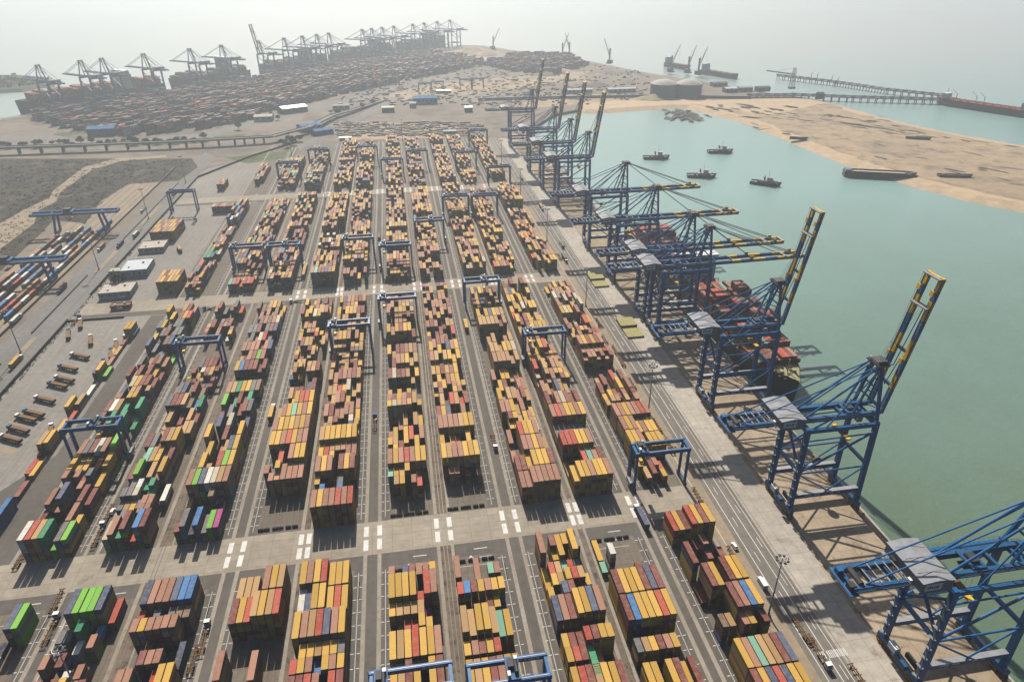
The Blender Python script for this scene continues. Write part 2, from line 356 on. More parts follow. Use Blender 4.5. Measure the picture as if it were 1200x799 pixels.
for a, b in STRIPS: g.rect((a+b)/2-.85, (a+b)/2+.85, YN, 1066, .046, M['strip'])
tag(g.build('gantry_runway_pavement'), kind='structure')
g = MB()
for y0, y1 in CROSS: g.rect(-252, 129, y0, y1, .054, M['crossrd'])
tag(g.build('cross_road'), kind='structure')
# painted markings
g = MB()
def mk(x0, x1, y0, y1): g.rect(x0, x1, y0, y1, .066, M['mark'])
for xs in [(-90.3, -84.7), (-59.3, -55.8), (-29.9, -23.8), (2.6, 8.6), (33.9, 40), (66.5, 70), (96.6, 101.5)]:
    for x in xs:
        for y0, y1 in CROSS:
            mk(x-1.1, x+1.1, y0+11.4, y0+18); mk(x-1.1, x+1.1, y0+2.8, y0+9.4)
for la, lb in LANES:
    for x, sgn in ((la, 1), (lb, -1)):
        y = 95
        while y < 1060:
            if not any(a-10 < y < b+2 for a, b in CROSS):
                mk(x+sgn*.6-.75, x+sgn*.6+.75, y-.14, y+.14); mk(x+sgn*3.0-.6, x+sgn*3.0+.6, y-.14, y+.14)
            y += 6.45
    for x in (la+1.9, lb-1.9, ):
        for ya, yb in ((95, 219), (252, 499), (532, 779), (812, 1060)): mk(x-.09, x+.09, ya, yb)
    for k in range(3):
        yy = 222.5; mk(la+2+k*.01, la+2.4, 205, 214); 
for x in (139.1, 144.4):
    for k in range(60): mk(x-.16, x+.16, 100+k*16, 100+k*16+(16 if x < 140 else 16))
for x in (131.2, 148.4): mk(x-.12, x+.12, 100, 1040)
for k in range(16): mk(141.4+k*.72, 141.75+k*.72, 147.2, 150.4)
for k in range(40):
    y = 130+k*22; mk(141.5, 141.75, y, y+6); mk(146.6, 146.85, y+8, y+14)
# bay numbers and hold lines at the block ends
for x0 in (-178, -145, -114.8, -80, -54.5, -19, 8.2, 44.5, 70.7):
    for y0, y1 in CROSS:
        mk(x0+10, x0+16, y0-4.4, y0-4.0); mk(x0+12, x0+17.5, y0-9.6, y0-9.2); mk(x0+7.2, x0+9.2, y0-10.6, y0-9.0); mk(x0+7.7, x0+8.7, y0-11.8, y0-8.0)
        mk(x0+9, x0+11.5, y1+1.6, y1+2.9); mk(x0+1.5, x0+17, y0-13.9, y0-13.7)
tag(g.build('lane_markings'), kind='structure')
# gaps between paired blocks carry cable trenches
g = MB()
for x in (-120.3, 5.6, 68.3):
    for dx in (-.8, .8): g.rect(x+dx-.16, x+dx+.16, YN, 1060, .058, M['rail'])
tag(g.build('cable_trench_ground'), kind='structure')
g = MB()
for x in (168.0, 202.3, 151.4):
    g.box((x, 450, .09), (.22 if x > 160 else .12, 1180, .1), M['rail'])
tag(g.build('crane_rails_ground'), kind='structure')

# ------------------------------------------------------------------ left side: roads, rail yard, fields
g = MB()
g.prism([(-292, 250), (-255, 250), (-254, 1010), (-274, 1040)], 0, .03, M['road'])
g.prism([(-340, -150), (-255, -150), (-255, 250), (-292, 250), (-360, 420)], 0, .026, M['road'])
tag(g.build('terminal_road'), kind='structure')
sheet('rail_yard_ground', [(-345, 420), (-293, 300), (-293, 900), (-320, 930), (-345, 780)], .02, M['sandy'], px=False)
g = MB()
for x in (-335, -328.5, -322, -313, -306.5, -300):
    for d in (-.72, .72): g.box((x+d, 620, .12), (.14, 560, .16), M['rail'])
tag(g.build('railway_ground'), kind='structure')
sheet('scrub_ground', [(0, 186), (120, 186), (225, 186), (232, 196), (210, 212), (150, 216), (118, 236), (100, 262), (62, 258), (52, 270), (0, 318)], .05, M['field'])
sheet('dirt_road', [(0, 262), (28, 246), (58, 232), (62, 224), (98, 196), (138, 185.5), (195, 182), (195, 184.5), (142, 189), (108, 199), (70, 226), (66, 236), (44, 248), (40, 262), (0, 292)], .07, M['sandy'])
sheet('grass_ground', [(68, 160), (100, 156), (100, 153), (62, 157)], .05, M['green'])
sheet('grass_ground', [(255, 165), (285, 160), (290, 157), (250, 160)], .05, M['green'])
sheet('verge_ground', [(0, 176), (140, 172), (245, 168), (245, 160), (170, 163), (90, 170), (0, 170)], .04, M['green'])
sheet('verge_ground', [(262, 185), (330, 178), (350, 172), (345, 184), (290, 192)], .04, M['green'])
sheet('grass_ground', [(528, 79), (568, 73), (585, 74), (560, 80), (535, 83)], .05, M['green'])
# far roads and pale lots
for i, q in enumerate([[(0, 160), (60, 158), (120, 168), (240, 156), (330, 133), (440, 108), (520, 92), (525, 95), (445, 113), (330, 140), (240, 162), (120, 173), (50, 164), (0, 166)],
          [(345, 172), (400, 146), (450, 118), (470, 112), (474, 114), (410, 148), (352, 176)],
          [(240, 170), (300, 160), (400, 135), (430, 120), (436, 122), (400, 140), (300, 166)]]):
    sheet('far_road', q, .08+.01*i, M['road'])
for i, q in enumerate([[(440, 112), (520, 98), (600, 90), (690, 84), (690, 92), (560, 110), (450, 120)], [(530, 62), (560, 60), (590, 66), (560, 72), (525, 70)], [(395, 163), (440, 143), (560, 150), (570, 160), (400, 165)], [(600, 116), (690, 110), (820, 116), (820, 119), (690, 122), (600, 128)]]):
    sheet('pale_lot_ground', q, .06+.005*i, M['apron' if i in (1,) else 'sand'])
# sand mounds at the point
def mound(name, c, rx, ry, h, m, seed):
    r = random.Random(seed); b = MB(); vs = [(c[0], c[1], h)]; fs = []; n = 22; rings = 6
    for j in range(1, rings+1):
        t = j/rings
        for i in range(n):
            a = 2*pi*i/n; k = 1+.13*r.uniform(-1, 1)
            vs.append((c[0]+cos(a)*rx*t*k, c[1]+sin(a)*ry*t*k, h*(1-t)**1.1*(1+.2*r.uniform(-1, 1)) if j < rings else -.5))
    for i in range(n): fs.append((0, 1+i, 1+(i+1) % n))
    for j in range(rings-1):
        for i in range(n): a = 1+j*n; fs.append((a+i, a+n+i, a+n+(i+1) % n, a+(i+1) % n))
    b.add(vs, fs, m); return tag(b.build(name, smooth=True), kind='structure')
mb_ = random.Random(4); g = MB()
for k in range(46):
    x, y = 500+mb_.gauss(0, 17), 1188+mb_.gauss(0, 24); blob(g, x, y, mb_.uniform(5, 22), mb_.uniform(3, 9), radians(70+mb_.uniform(-30, 30)), -3.7+.05*k, M['mud' if k % 3 else 'field'], mb_)
    if k % 3 == 0: g.box((x, y, -2.6), (mb_.uniform(2, 8), mb_.uniform(1, 3), 1.8), M['wreck'], mb_.uniform(0, 3))
tag(g.build('mudbank_ground'), kind='structure')
mound('sand_hill', G(553, 62), 95, 70, 17, M['sand'], 2); mound('sand_hill', G(572, 64), 60, 60, 12, M['sand'], 3)
for i, (px, py, h) in enumerate([(640, 88, 7), (655, 84, 9), (690, 88, 6), (700, 100, 8), (765, 116, 9), (600, 98, 5), (735, 97, 5), (680, 98, 6), (622, 92, 5)]):
    mound('ore_hill', G(px, py), 24+h*2, 22+h, h, M['sand' if i % 3 else 'soil'], 10+i)

# ------------------------------------------------------------------ containers
CW, CH, TIER = 2.44, 2.6, 2.62
L40, L20 = 12.19, 6.06
PITCH = 12.9
BX = {2: -178.2, 3: -145.2, 4: -114.9, 5: -80.0, 6: -54.5, 7: -19.0, 8: 8.2, 9: 44.5, 10: 70.7, 11: 106.0}
CP = 2.79
BLOCKNAME = {2: 'tenth block from the quay', 3: 'ninth block from the quay', 4: 'eighth block from the quay', 5: 'seventh block from the quay', 6: 'sixth block from the quay', 7: 'fifth block from the quay', 8: 'fourth block from the quay', 9: 'third block from the quay', 10: 'second block from the quay', 11: 'block beside the quay road'}
boxes = []       # (x, y, z, len, colour, top?, info)
rows_used = {}   # yard[block] list of row records
def put_row(b, yb, cells, bay):
    """cells: 7 tokens, colour+height, '-' empty, a/b = two short boxes (rear/front)"""
    rows_used.setdefault((b, bay), []).append((yb, cells))
LEFTPAL = [('M', 30), ('S', 20), ('O', 16), ('Y', 14), ('B', 5), ('N', 8), ('G', 3), ('E', 3), ('K', 7), ('W', 1), ('R', 3), ('C', 3), ('U', 8), ('T', 1)]
RIGHTPAL = [('Y', 25), ('O', 30), ('S', 25), ('M', 18), ('R', 2), ('N', 1.5), ('B', .6), ('T', .4), ('K', .6), ('C', 2)]
BELOW_R = [('Y', 40), ('O', 25), ('M', 20), ('S', 10), ('N', 3), ('B', 2)]
def pick(pal):
    t = R.uniform(0, sum(w for _, w in pal))
    for k, w in pal:
        t -= w
        if t <= 0: return k
    return pal[0][0]
# the rows one can make out in the photograph, front bay (bay 0) and the near rows of the next (bay 1)
Y0 = 217.0
D0 = {
 6: [(0, 'Y5 S5 Y5 R5 Y4 Y4 Y4'), (1, 'W4 N4 Y5 Y5 Y4 R4 Y4'), (2, 'Y5 S5 O5 R5 N5 S5 Y5'), (3, '-/R4 Y4/Y4 Y4/S4 O4/B3 Y4/Y4 Y4/S4 K4/Y4'), (4, 'M4 M4 R4 S4 - R4 M4'), (5, 'Y4 S4 M4 Y4 O4 - Y4')],
 5: [(0, 'O3 O3 O3 -/R2 S5 Y5 O5'), (1, 'M4 Y4 R4 O5 Y5 O5 R5'), (3, 'S5 - - - S4 - -'), (4, 'S4 M4 - - S3 O3 -')],
 7: [(.5, 'S4/- -/- N4/- M4/- S4/- S4/- Y4/-'), (1, 'Y5 Y5 Y5 Y5 -/R3 R5 S5'), (2, 'Y4/- O4/- O4/- O4/- O4/Y4 P2/Y3 -/-'), (2.5, '-/- O2/- R3/- R3/- -/- -/- -/-'), (3, 'Y4 O4 Y4 R4 Y4 Y4 S4'), (4, 'Y3 O3 M4 Y3 - Y4 M4'), (5, 'Y4 O4 Y4 Y4 M4 M3 Y4')],
 8: [(0, 'S2 - - S1 - -/T2 -/S2'), (1.5, 'R4/- B4/- M4/- Y4/- S4/- Y4/- Y4/-'), (2, '-/- -/- -/- -/- M3/T3 Y3/- D1/-'), (2.6, 'O5 O4 Y5 Y5 O4 T3 Y3'), (3.7, 'Y4/- S4/- M4/- Y4/- R4/- -/- -/-'), (4.3, 'Y4 O4 Y4 M4 S4 Y4 Y4')],
 9: [(0, 'S5 - M4/Y3 Y4 Y4/- Y5 K3/-'), (1, 'Y2/Y2 R3/Y3 O3/O3 T3/Y4 R3/R4 K3/O4 -/Y2'), (2, 'Y3/- -/- N4/- M4/- -/- M3/- -/-'), (2.5, 'N4 S4 M4 Y5 Y5 N5 S5'), (3.9, 'Y4/Y4 M4/R4 M4/M4 R5/- M5/- Y5/- Y5/-'), (4.4, '-/- -/- -/- E4/E4 O3/- -/- -/-'), (5, 'Y4 R4 M4 O4 Y4 Y4 M4')],
 10: [(-.1, 'Y1 - - - - - -'), (.9, 'T1/- W5/- -/- -/- -/- -/- -/-'), (1.3, '-/- -/- -/- -/- -/- M2/- -/-'), (2, 'M5 Y5 Y5 Y5 M5 N5 M5'), (3, 'M5 B5 Y5 Y5 Y5 R5 Y5'), (4.4, 'K4/- O4/- Y4/- M4/- S4/- Y4/- -/-'), (5.2, 'Y4 Y4 - Y4 M4 Y3 M4')],
 4: [(0, 'N5 S5 S5 S5 N5 B5 B5'), (1, 'R4/S5 -/Y5 K4/S5 -/S5 K4/S5 U4/S5 U4/-'), (2, '-/- B2/- M3/M4 -/S4 -/S4 -/- N2/D2'), (3, 'S4 S4 - -/O3 R3/Y3 Y4 Y4'), (4, 'M4 Y4 - O4 S3 Y4 Y4'), (5, 'S4 M4 Y4 M3 Y4 - Y4')],
 3: [(0, '- N5 G5 G5 G5 N5 R2'), (1, 'K2/- K2/- -/- E4/W2 -/- B2/S3 -/-'), (2, 'S3/- -/- M3/- -/W2 -/- -/S3 -/-'), (3, 'Y3 R4 M3 M4 Y4 S3 M3'), (4, 'S4 R4 Y3 M4 Y4 - M3')],
 2: [(.1, '- - - - - N4 G4'), (1, 'M3/- -/- M3/M3 -/- D1/W1 -/- -/-'), (2, 'M3 S3 - R3 S3 - -'), (3, 'M3 - R3 - - - -')],
}
for b, lst in D0.items():
    for r_, cells in lst: put_row(b, Y0-PITCH*r_, cells, 0)
for yb, cells in [(222.5, 'R4 Y4 M4 R5 Y5 M5 Y5'), (209, '-/- -/- -/- M2/- S3/M2 -/- -/M2'), (201, 'M5 - - - - - -'), (190.5, '- - - - M5 Y5 Y5'), (188.4, '- M5 Y5 - - - -'), (189.6, 'M1 - - - - - -'), (177.4, '- - - M5 S5 B5 Y5'), (165.2, 'U4/- O4/- -/- S4/- Y4/- -/- M4/-'), (152.2, 'Y5 S5 T5 O5 O5 M5 N5'), (139.4, 'M5 Y5 N5 R5 N5 Y5 Y5'), (126.5, 'Y5 M5 Y5 O5 M5 Y5 S5')]: put_row(11, yb, cells, 0)
Y1 = 249.0
D1 = {
 2: [(0, 'W5 R5 O5 E5 G2 K4 G4'), (1, 'M3 - - - - S4 -/Y3'), (2, 'S4 -/S2 N5 - - M4 M3'), (3, 'S4/- -/- S4/- M3/S3 K4/- -/- Y3/Y3'), (4, 'Y4 O3/Y3 Y3 - M3 - Y4'), (5, 'S4 K4 M4 W4 S4 - G5')],
 3: [(0, 'C3 S4 E3 M5 R2 B5 M5'), (1, 'K3/- O3/K3 Y3/Y3 K3/- S4/S4 S4/S4 -/-'), (2, 'S3/K4 K4/K4 W4/C4 E3/- E4/E3 -/- W2/W2'), (3, 'M4 G5 - O4 S3 Y5 -'), (4, '- T4/T4 O4/O4 Y4/Y4 N3 M4 -'), (5, 'M4 K4 M3 M5 O5 Y5 -')],
 4: [(0, 'M2/M3 K4 D2 B4 K2 G3 P3'), (1, 'O2/- -/- -/- -/- U4/- D2/- -/-'), (2, 'S5 G5 N5 W5 C5 O5 S5'), (3, '-/- Y5 -/O4 -/- R5 G5 Y5'), (4, '- Y4 - S3/K3 O4/O4 N5 Y5'), (5, 'Y5 - - M4 - - Y5')],
 5: [(2, 'S4/- K3/S4 Y5/O4 S4 S4 S4 S4'), (3, '- - R4 - S5 Y5 Y5'), (4, 'Y5 Y5 S5 R5 Y5 S5 S5'), (5, 'S5 Y5 Y5 Y5 O5 Y5 S5'), (6, 'O4 S5 Y5 T5 Y5 S5 Y5')],
 6: [(0, 'S5 Y5 S5 S5 R5 S5 R5'), (1, 'Y4/- -/B4 -/- -/- K4/B4 -/- -/-'), (2, 'S5 Y5 S5 - M5 Y5 M5'), (3, 'Y4 R4 O4/Y4 O4/- S4/- S4 S4'), (4, 'O5 Y5 Y5 Y5 Y5 Y5 Y5')],
 7: [(1, 'T4/- Y4/O4 O4/Y4 Y5/- -/S4 M3/R3 -/-'), (2, 'S5 Y5 S5 R5 S5 Y5 Y5'), (3, 'Y4/- O4/Y4 M3/- Y4/- -/- Y4 -/-')],
 8: [(1, '-/- S3/- S3/- -/- M2/- -/- S2/-'), (2, 'Y5 O5 S5 S5 Y5 Y5 Y5'), (3, 'Y4 B2 Y3 R3 - Y4 -'), (4, 'S5 S5 S5 S5 O5 Y5 Y5')],
 9: [(0, 'S4 S4 S5 S5 S5 S5 S5'), (1, 'M4 M4 Y4 Y5 Y5 Y5 M5'), (2, 'S2 - S5 S5 Y5 S5 O4'), (3, 'S3 - R5 Y5 Y5 S5 -')],
 10: [(0, 'Y4 Y5 Y5 S5 Y5 Y5 S5'), (1, 'O1 - - R4 T4 S4 M4'), (2, 'R5 R5 R5 Y5 Y5 S5 -'), (3, 'K3 K3 S3 S3 N3 K3 -'), (4, 'S5 R5 S5 Y5 Y5 S5 Y5')],
 11: [(.2, 'Y3/- O2 M3 S3/- R2/Y2 - -'), (1.6, 'Y5 Y5 S5 - Y4 Y4 Y4'), (2.6, 'S5 Y5 S5 Y4 S4 Y4 Y4'), (3.6, 'S5 S5 Y5 S5 S5 R5 S5')],
}
for b, lst in D1.items():
    for r_, cells in lst: put_row(b, Y1+PITCH*(r_+1), cells, 1)
def fill(b, bay, ys, pal, dens=.93, hmean=4, w=7):
    run = 0; h = hmean; mode = 0
    for yb in ys:
        if run <= 0:
            run = R.randint(1, 3); mode = R.random(); h = R.choice([hmean, hmean, hmean+1, hmean+1, hmean-1]); h = max(2, min(5, h))
            dom = pick(pal)
        run -= 1
        if R.random() > dens: continue
        toks = []; half = R.random() < (.42 if mode > .5 else .1)
        for c in range(7):
            if c >= w: toks.append('-'); continue
            q = R.random(); k = dom if R.random() < .3 else pick(pal)
            hh = h if q < .54 else h-1 if q < .74 else h-2 if q < .83 else 0
            if hh <= 0: toks.append('-'); continue
            if half: 
                h2 = max(0, hh+R.choice([0, 0, -1, 0, -2])); toks.append(k+str(hh)+'/'+(pick(pal)+str(h2) if h2 > 0 else '-'))
            else: toks.append(k+str(hh))
        put_row(b, yb, ' '.join(toks), bay)
for b in BX:
    left = b <= 4; pal = LEFTPAL if left else RIGHTPAL
    k1 = max(int(r_) for r_, _ in D1[b])+1
    if b == 11: k1 = 5
    ys = [Y1+PITCH*(k+1) for k in range(k1, 19)]
    fill(b, 1, ys, pal, .95 if not left else .9, 4 if not left else 3)
    ys = [531+PITCH*(k+1) for k in range(0, 19)]
    if b == 2: fill(b, 2, ys[0:18], pal, .8, 3, 4)
    else: fill(b, 2, ys, pal if b != 4 else LEFTPAL+RIGHTPAL, .93, 4 if b > 4 else 3)
    ys = [811+PITCH*(k+1) for k in range(0, 19)]
    if b == 2: fill(b, 3, ys[3:9], [('O', 3), ('U', 3), ('M', 2)], .9, 3, 4)
    elif b == 3: fill(b, 3, ys[0:11], pal, .9, 4)
    elif b == 4: fill(b, 3, ys[0:13], pal, .9, 4)
    else: fill(b, 3, ys, RIGHTPAL+[('M', 10), ('N', 8), ('U', 6)], .92, 3)
def below(b): return pick(LEFTPAL if b <= 4 else BELOW_R)
def block_container(b, bay, c, yb, tok, ri):
    x = BX[b]+CP*(c+.5)
    parts = tok.split('/')
    for pi_, t in enumerate(parts):
        if t == '-' or t == '': continue
        k, h = t[0], int(t[1:]); ln = L40 if len(parts) == 1 else L20
        y = yb-ln/2 if pi_ == 0 else yb-12.19+ln/2
        jx, jy = R.uniform(-.07, .07), R.uniform(-.12, .12)
        for q in range(h):
            col = k if q == h-1 else (k if R.random() < .3 else below(b))
            boxes.append(dict(x=x+jx+R.uniform(-.04, .04), y=y+jy, z=q*TIER+.05, l=ln, k=col, top=q == h-1, b=b, bay=bay, c=c, r=ri, tier=q+1, half=(pi_ if len(parts) > 1 else None), sub=len(parts) > 1, tok=tok))
for (b, bay), lst in sorted(rows_used.items()):
    lst = sorted(lst, key=lambda t: t[0] if bay else -t[0])
    for ri, (yb, cells) in enumerate(lst):
        for c, tok in enumerate(cells.split()): block_container(b, bay, c, yb, tok, ri)
# loose groups off the block grid: (label place, x, y, columns, rows, height, colours, yaw)
EXTRA = [('yard stack near the offices', G(203, 340), 6, 2, 4, 'YOYM'), ('big square stack beyond the offices', G(196, 281), 8, 3, 4, 'OSOYM'), ('brown stack at the yard back', G(262, 222), 3, 2, 3, 'UMO'), ('long tan row at the yard back', G(265, 248), 8, 1, 3, 'OUMS'),
         ('twin yellow stack', G(158, 392), 2, 1, 3, 'YY')]
for nm, (x, y), nc, nr, h, cols in EXTRA:
    for c in range(nc):
        for r_ in range(nr):
            for q in range(h):
                boxes.append(dict(x=x+(c-nc/2)*CP, y=y+r_*12.6, z=q*TIER+.05, l=L40, k=cols[(c+r_+(q % 2)) % len(cols)], top=q == h-1, place=nm, c=c, r=r_, tier=q+1))
# single line of mixed boxes along the parking lot
lot = [(-200.5, 300, 'M', 1), (-200.5, 285, 'M', 2), (-198.5, 281, 'B', 3), (-203.3, 336, 'O', 3), (-200.4, 337, 'Y', 3), (-203.2, 350, 'U', 1), (-200.4, 351, 'Y', 2), (-200.4, 364.5, 'R', 1), (-203.2, 372, 'Y', 3), (-200.4, 378, 'O', 2), (-200.4, 392, 'W', 1), (-203.2, 414, 'N', 2), (-200.4, 413, 'Y', 3), (-197.6, 414, 'G', 1), (-200.4, 428, 'S', 1), (-203.2, 441, 'Y', 1), (-200.4, 442, 'O', 1), (-200.4, 456, 'M', 1), (-197.8, 470, 'B', 1), (-203.2, 470, 'W', 1), (-203.2, 318, 'R', 1), (-200.4, 316, 'Y', 1)]
for i, (x, y, k, h) in enumerate(lot):
    for q in range(h): boxes.append(dict(x=x, y=y, z=q*TIER+.05, l=L40, k=k if q == h-1 else pick(LEFTPAL), top=q == h-1, place='line along the parking lot', c=i, r=0, tier=q+1))
# rail wagons' loads
for li, x in enumerate((-335, -328.5, -322, -313, -306.5, -300)):
    y = 440+R.uniform(0, 10); end = (690, 700, 720, 715, 735, 730)[li]; start = (560, 500, 470, 440, 440, 440)[li]
    while y < end:
        if y > start and R.random() < .86: boxes.append(dict(x=x, y=y, z=1.45, l=L40, k=pick([('M', 3), ('S', 4), ('R', 2), ('B', 2), ('W', 4), ('C', 2), ('N', 2), ('K', 2), ('O', 2)]), top=True, rail=1, tier=1))
        y += 13.4
# deck cargo of the ship at the quay
def ship_cargo():
    for bi in range(17):
        y = 342+bi*14.2
        if 8 <= bi <= 9: continue
        for c in range(11):
            x = 223.5+(c-5)*2.6
            base = (2, 3, 5, 3, 6, 6, 5, 3, 0, 0, 2, 5, 4, 1, 3, 5, 4)[bi]
            h = max(0, base+(2 if (c > 6 and bi in (2, 3, 5)) else 0)-(2 if (c < 4 and bi in (1, 3, 4, 6)) else 0)-(1 if (c*7+bi) % 5 == 0 else 0))
            for q in range(h): boxes.append(dict(x=x, y=y, z=10.6+q*TIER, l=L40, k=pick([('R', 8), ('M', 9), ('S', 5), ('U', 1)]) if R.random() > .04 else 'T', top=q == h-1, ship=1, tier=q+1))
ship_cargo()
occ = {}
for i, d in enumerate(boxes): occ[(round(d['x']/1.4), round(d['y']/6.2), d['tier'])] = i
def area(d):
    x, y, z, l = d['x'], d['y'], d['z'], d['l']
    if 'ship' in d or 'rail' in d or not d['top']: return 0
    q = [P(x+sx*CW/2, y+sy*l/2, z+CH) for sx, sy in ((-1, -1), (1, -1), (1, 1), (-1, 1))]
    if any(not (2 < a < 1198 and 2 < b < 797) for a, b in q): 
        if not any(4 < a < 1196 and 4 < b < 795 for a, b in q): return 0
    return abs(sum(q[i][0]*q[(i+1) % 4][1]-q[(i+1) % 4][0]*q[i][1] for i in range(4)))/2
ranked = sorted(range(len(boxes)), key=lambda i: -area(boxes[i]))[:292]
singles = set(i for i in ranked if area(boxes[i]) > 0)

def container_mesh(k, l):
    """corrugated box with corner posts, rails, castings, door leaves and lock rods"""
    b = MB(); m = CM[k]; d = M['dark']; w, h = CW/2, CH; hl = l/2
    b.box((0, 0, h/2), (CW-.09, l-.09, h-.06), m)
    for sx in (-1, 1):
        for sy in (-1, 1):
            b.box((sx*(w-.07), sy*(hl-.07), h/2), (.14, .14, h), m)
            for z in (.07, h-.07): b.box((sx*(w-.08), sy*(hl-.09), z), (.165, .185, .145), d)
        b.box((sx*(w-.05), 0, .08), (.1, l-.3, .16), m); b.box((sx*(w-.04), 0, h-.05), (.08, l-.3, .1), m)
        n = int(l/.62)
        for i in range(n): b.box((sx*(w-.03), -hl+.45+(l-.9)*i/(n-1), h/2), (.05, .26, h-.34), m, bottom=False)
    n = int(l/.9)
    for i in range(n): b.box((0, -hl+.6+(l-1.2)*i/(n-1), h-.022), (CW-.3, .34, .03), m, bottom=False)
    for sy in (-1, 1): b.box((0, sy*(hl-.04), h-.06), (CW-.3, .08, .12), m); b.box((0, sy*(hl-.04), .08), (CW-.3, .08, .16), m)
    for x in (-.92, -.35, .35, .92): b.tube((x, -hl+.01, .2), (x, -hl+.01, h-.15), .03, M['steel'], 5)
    b.box((0, -hl+.03, h/2), (.03, .06, h-.3), d)
    for i in range(6): b.box((-1+.4*i, hl-.02, h/2), (.2, .05, h-.4), m)
    return b
cmesh = {}
TW = ['zero', 'one', 'two', 'three', 'four', 'five', 'six']
def put_container(i, d):
    key = (d['k'], d['l'])
    if key not in cmesh:
        o = container_mesh(*key).build('shipping_container'); cmesh[key] = o.data
    else:
        o = bpy.data.objects.new('shipping_container', cmesh[key]); COL.objects.link(o)
    o.location = (d['x'], d['y'], d['z']); o.rotation_euler = (0, 0, radians(R.uniform(-.25, .25)))
    ln = 'long' if d['l'] > 7 else 'short'
    if 'place' in d: lab = f"{CNAME[d['k']]} {ln} container, tier {TW[d['tier']]}, {NTH[d['c']]} across, row {TW[d['r']+1]} of {d['place']}"; grp = 'containers in the '+d['place']
    else:
        side = 'near' if d['bay'] == 0 else 'beyond'
        hf = '' if d['half'] is None else (' rear' if d['half'] == 0 else ' front')
        lab = f"{CNAME[d['k']]}{hf} {ln} container, tier {TW[d['tier']]}, {NTH[d['c']]} across, {NTH[d['r']]} row, {BLOCKNAME[d['b']].replace(' from the quay', ' from quay')}, {side} crossroad"
        lab = lab.replace('block beside the quay road', 'quayside block').replace(' container, tier', ', tier') if len(lab.split()) > 16 else lab.replace('block beside the quay road', 'quayside block')
        grp = 'containers stacked ' + ('in front of the crossroad' if d['bay'] == 0 else 'beyond the crossroad')
    tag(o, lab, 'container', grp)
    if len(lab.split()) > 16: print('LONG', lab)
for i in sorted(singles): put_container(i, boxes[i])
st = MB(); st.tint = 0; st.tints = []
for i, d in enumerate(boxes):
    if i in singles: continue
    st.tint = R.random()
    st.box((d['x'], d['y'], d['z']+CH/2), (CW, d['l'], CH), CM[d['k']], bottom=d['z'] > 1)
so_ = st.build('stacked_containers'); tag(so_, 'mixed yellow, maroon and other containers stacked in blocks over the whole terminal', 'containers', kind='stuff')
print('containers', len(boxes), 'single', len(singles))

# far terminal: a mass of stacked boxes along the far quay
fy = MB(); fy.tint = 0; fy.tints = []
def in_poly(x, y, poly):
    c = False; j = len(poly)-1
    for i in range(len(poly)):
        if (poly[i][1] > y) != (poly[j][1] > y) and x < (poly[j][0]-poly[i][0])*(y-poly[i][1])/(poly[j][1]-poly[i][1])+poly[i][0]: c = not c
        j = i
    return c
FARPAL = [('M', 22), ('S', 22), ('R', 18), ('N', 12), ('K', 8), ('U', 8), ('B', 7), ('C', 8), ('O', 8), ('W', 7), ('D', 5)]
def far_fill(poly, ang, hm=4, dens=.76, stepx=3.1):
    xs = [p[0] for p in poly]; ys = [p[1] for p in poly]; cx, cy = sum(xs)/len(xs), sum(ys)/len(ys)
    rad = max(hypot(x-cx, y-cy) for x, y in poly); ca, sa = cos(ang), sin(ang)
    v = -rad; row = 0
    while v < rad:
        u = -rad
        while u < rad:
            x, y = cx+u*ca-v*sa, cy+u*sa+v*ca
            if in_poly(x, y, poly) and R.random() < dens and int((u+rad)/12.9) % 16 != 15:
                h = R.choice([hm, hm, hm-1, hm+1, hm-2, hm-3])-(2 if int((u+rad)/90+row/9) % 3 == 0 else 0)
                if h > 0:
                    nb = 2; k0 = pick(FARPAL)
                    for q in range(nb):
                        hq = h*TIER if q == 0 else TIER
                        fy.tint = R.random(); z = 0 if q == 0 else h*TIER-TIER*.0
                        fy.box((x, y, z+hq/2), (12.19, CW*1.06, hq), CM[pick(FARPAL)], ang, bottom=False)
            u += 12.9
        row += 1; v += stepx if row % 7 else stepx+13
FQA = atan2(0.77, 0.64)
far_fill([(-640, 1372), (-566, 1275), (-420, 1175), (-330, 1205), (-270, 1245), (-205, 1385), (-105, 1520), (20, 1680), (150, 1830), (250, 1960), (190, 2120), (120, 2240), (10, 2160), (-150, 1960), (-440, 1600)], FQA)
far_fill([G(565, 77), G(600, 67), G(660, 66), G(690, 76), G(650, 88), G(600, 84)], FQA-.5, 4, .8, 3.4)
tag(fy.build('far_container_yard'), 'hazy reddish-grey mass of stacked containers at the far terminal', 'containers', kind='stuff')
# pipes, drums and scrap laid out in the dirt lot behind the blocks
sc = MB()
for i in range(620):
    px, py = R.uniform(395, 565), R.uniform(143, 160); 
    if R.random() < .25: px, py = R.uniform(400, 690), R.uniform(92, 122)
    x, y = G(px, py); sc.box((x, y, .8), (R.uniform(2, 14), R.uniform(1.5, 4), R.uniform(.8, 2.6)), M[R.choice(['rust', 'dark', 'wreck', 'concrete', 'gap'])], R.choice([0.1, 0.0, -.2]))
for i in range(900):
    px, py = R.uniform(395, 760), R.uniform(72, 124)
    if py < 62+abs(px-560)*.09 or (px > 690 and py > 118): continue
    x, y = G(px, py)
    if not in_poly(x, y, land_poly): continue
    sc.box((x, y, 1.0), (R.uniform(2, 10), R.uniform(1.5, 4), R.uniform(1, 3)), M[R.choice(['rust', 'dark', 'wreck', 'house_wall', 'wreck', 'gap', 'viaduct'])], R.choice([.1, .75, -.4, .8]))
tag(sc.build('scrap_debris'), 'low rows of pipes, scrap and stored goods on the brown lot behind the blocks', 'stored goods', kind='stuff')

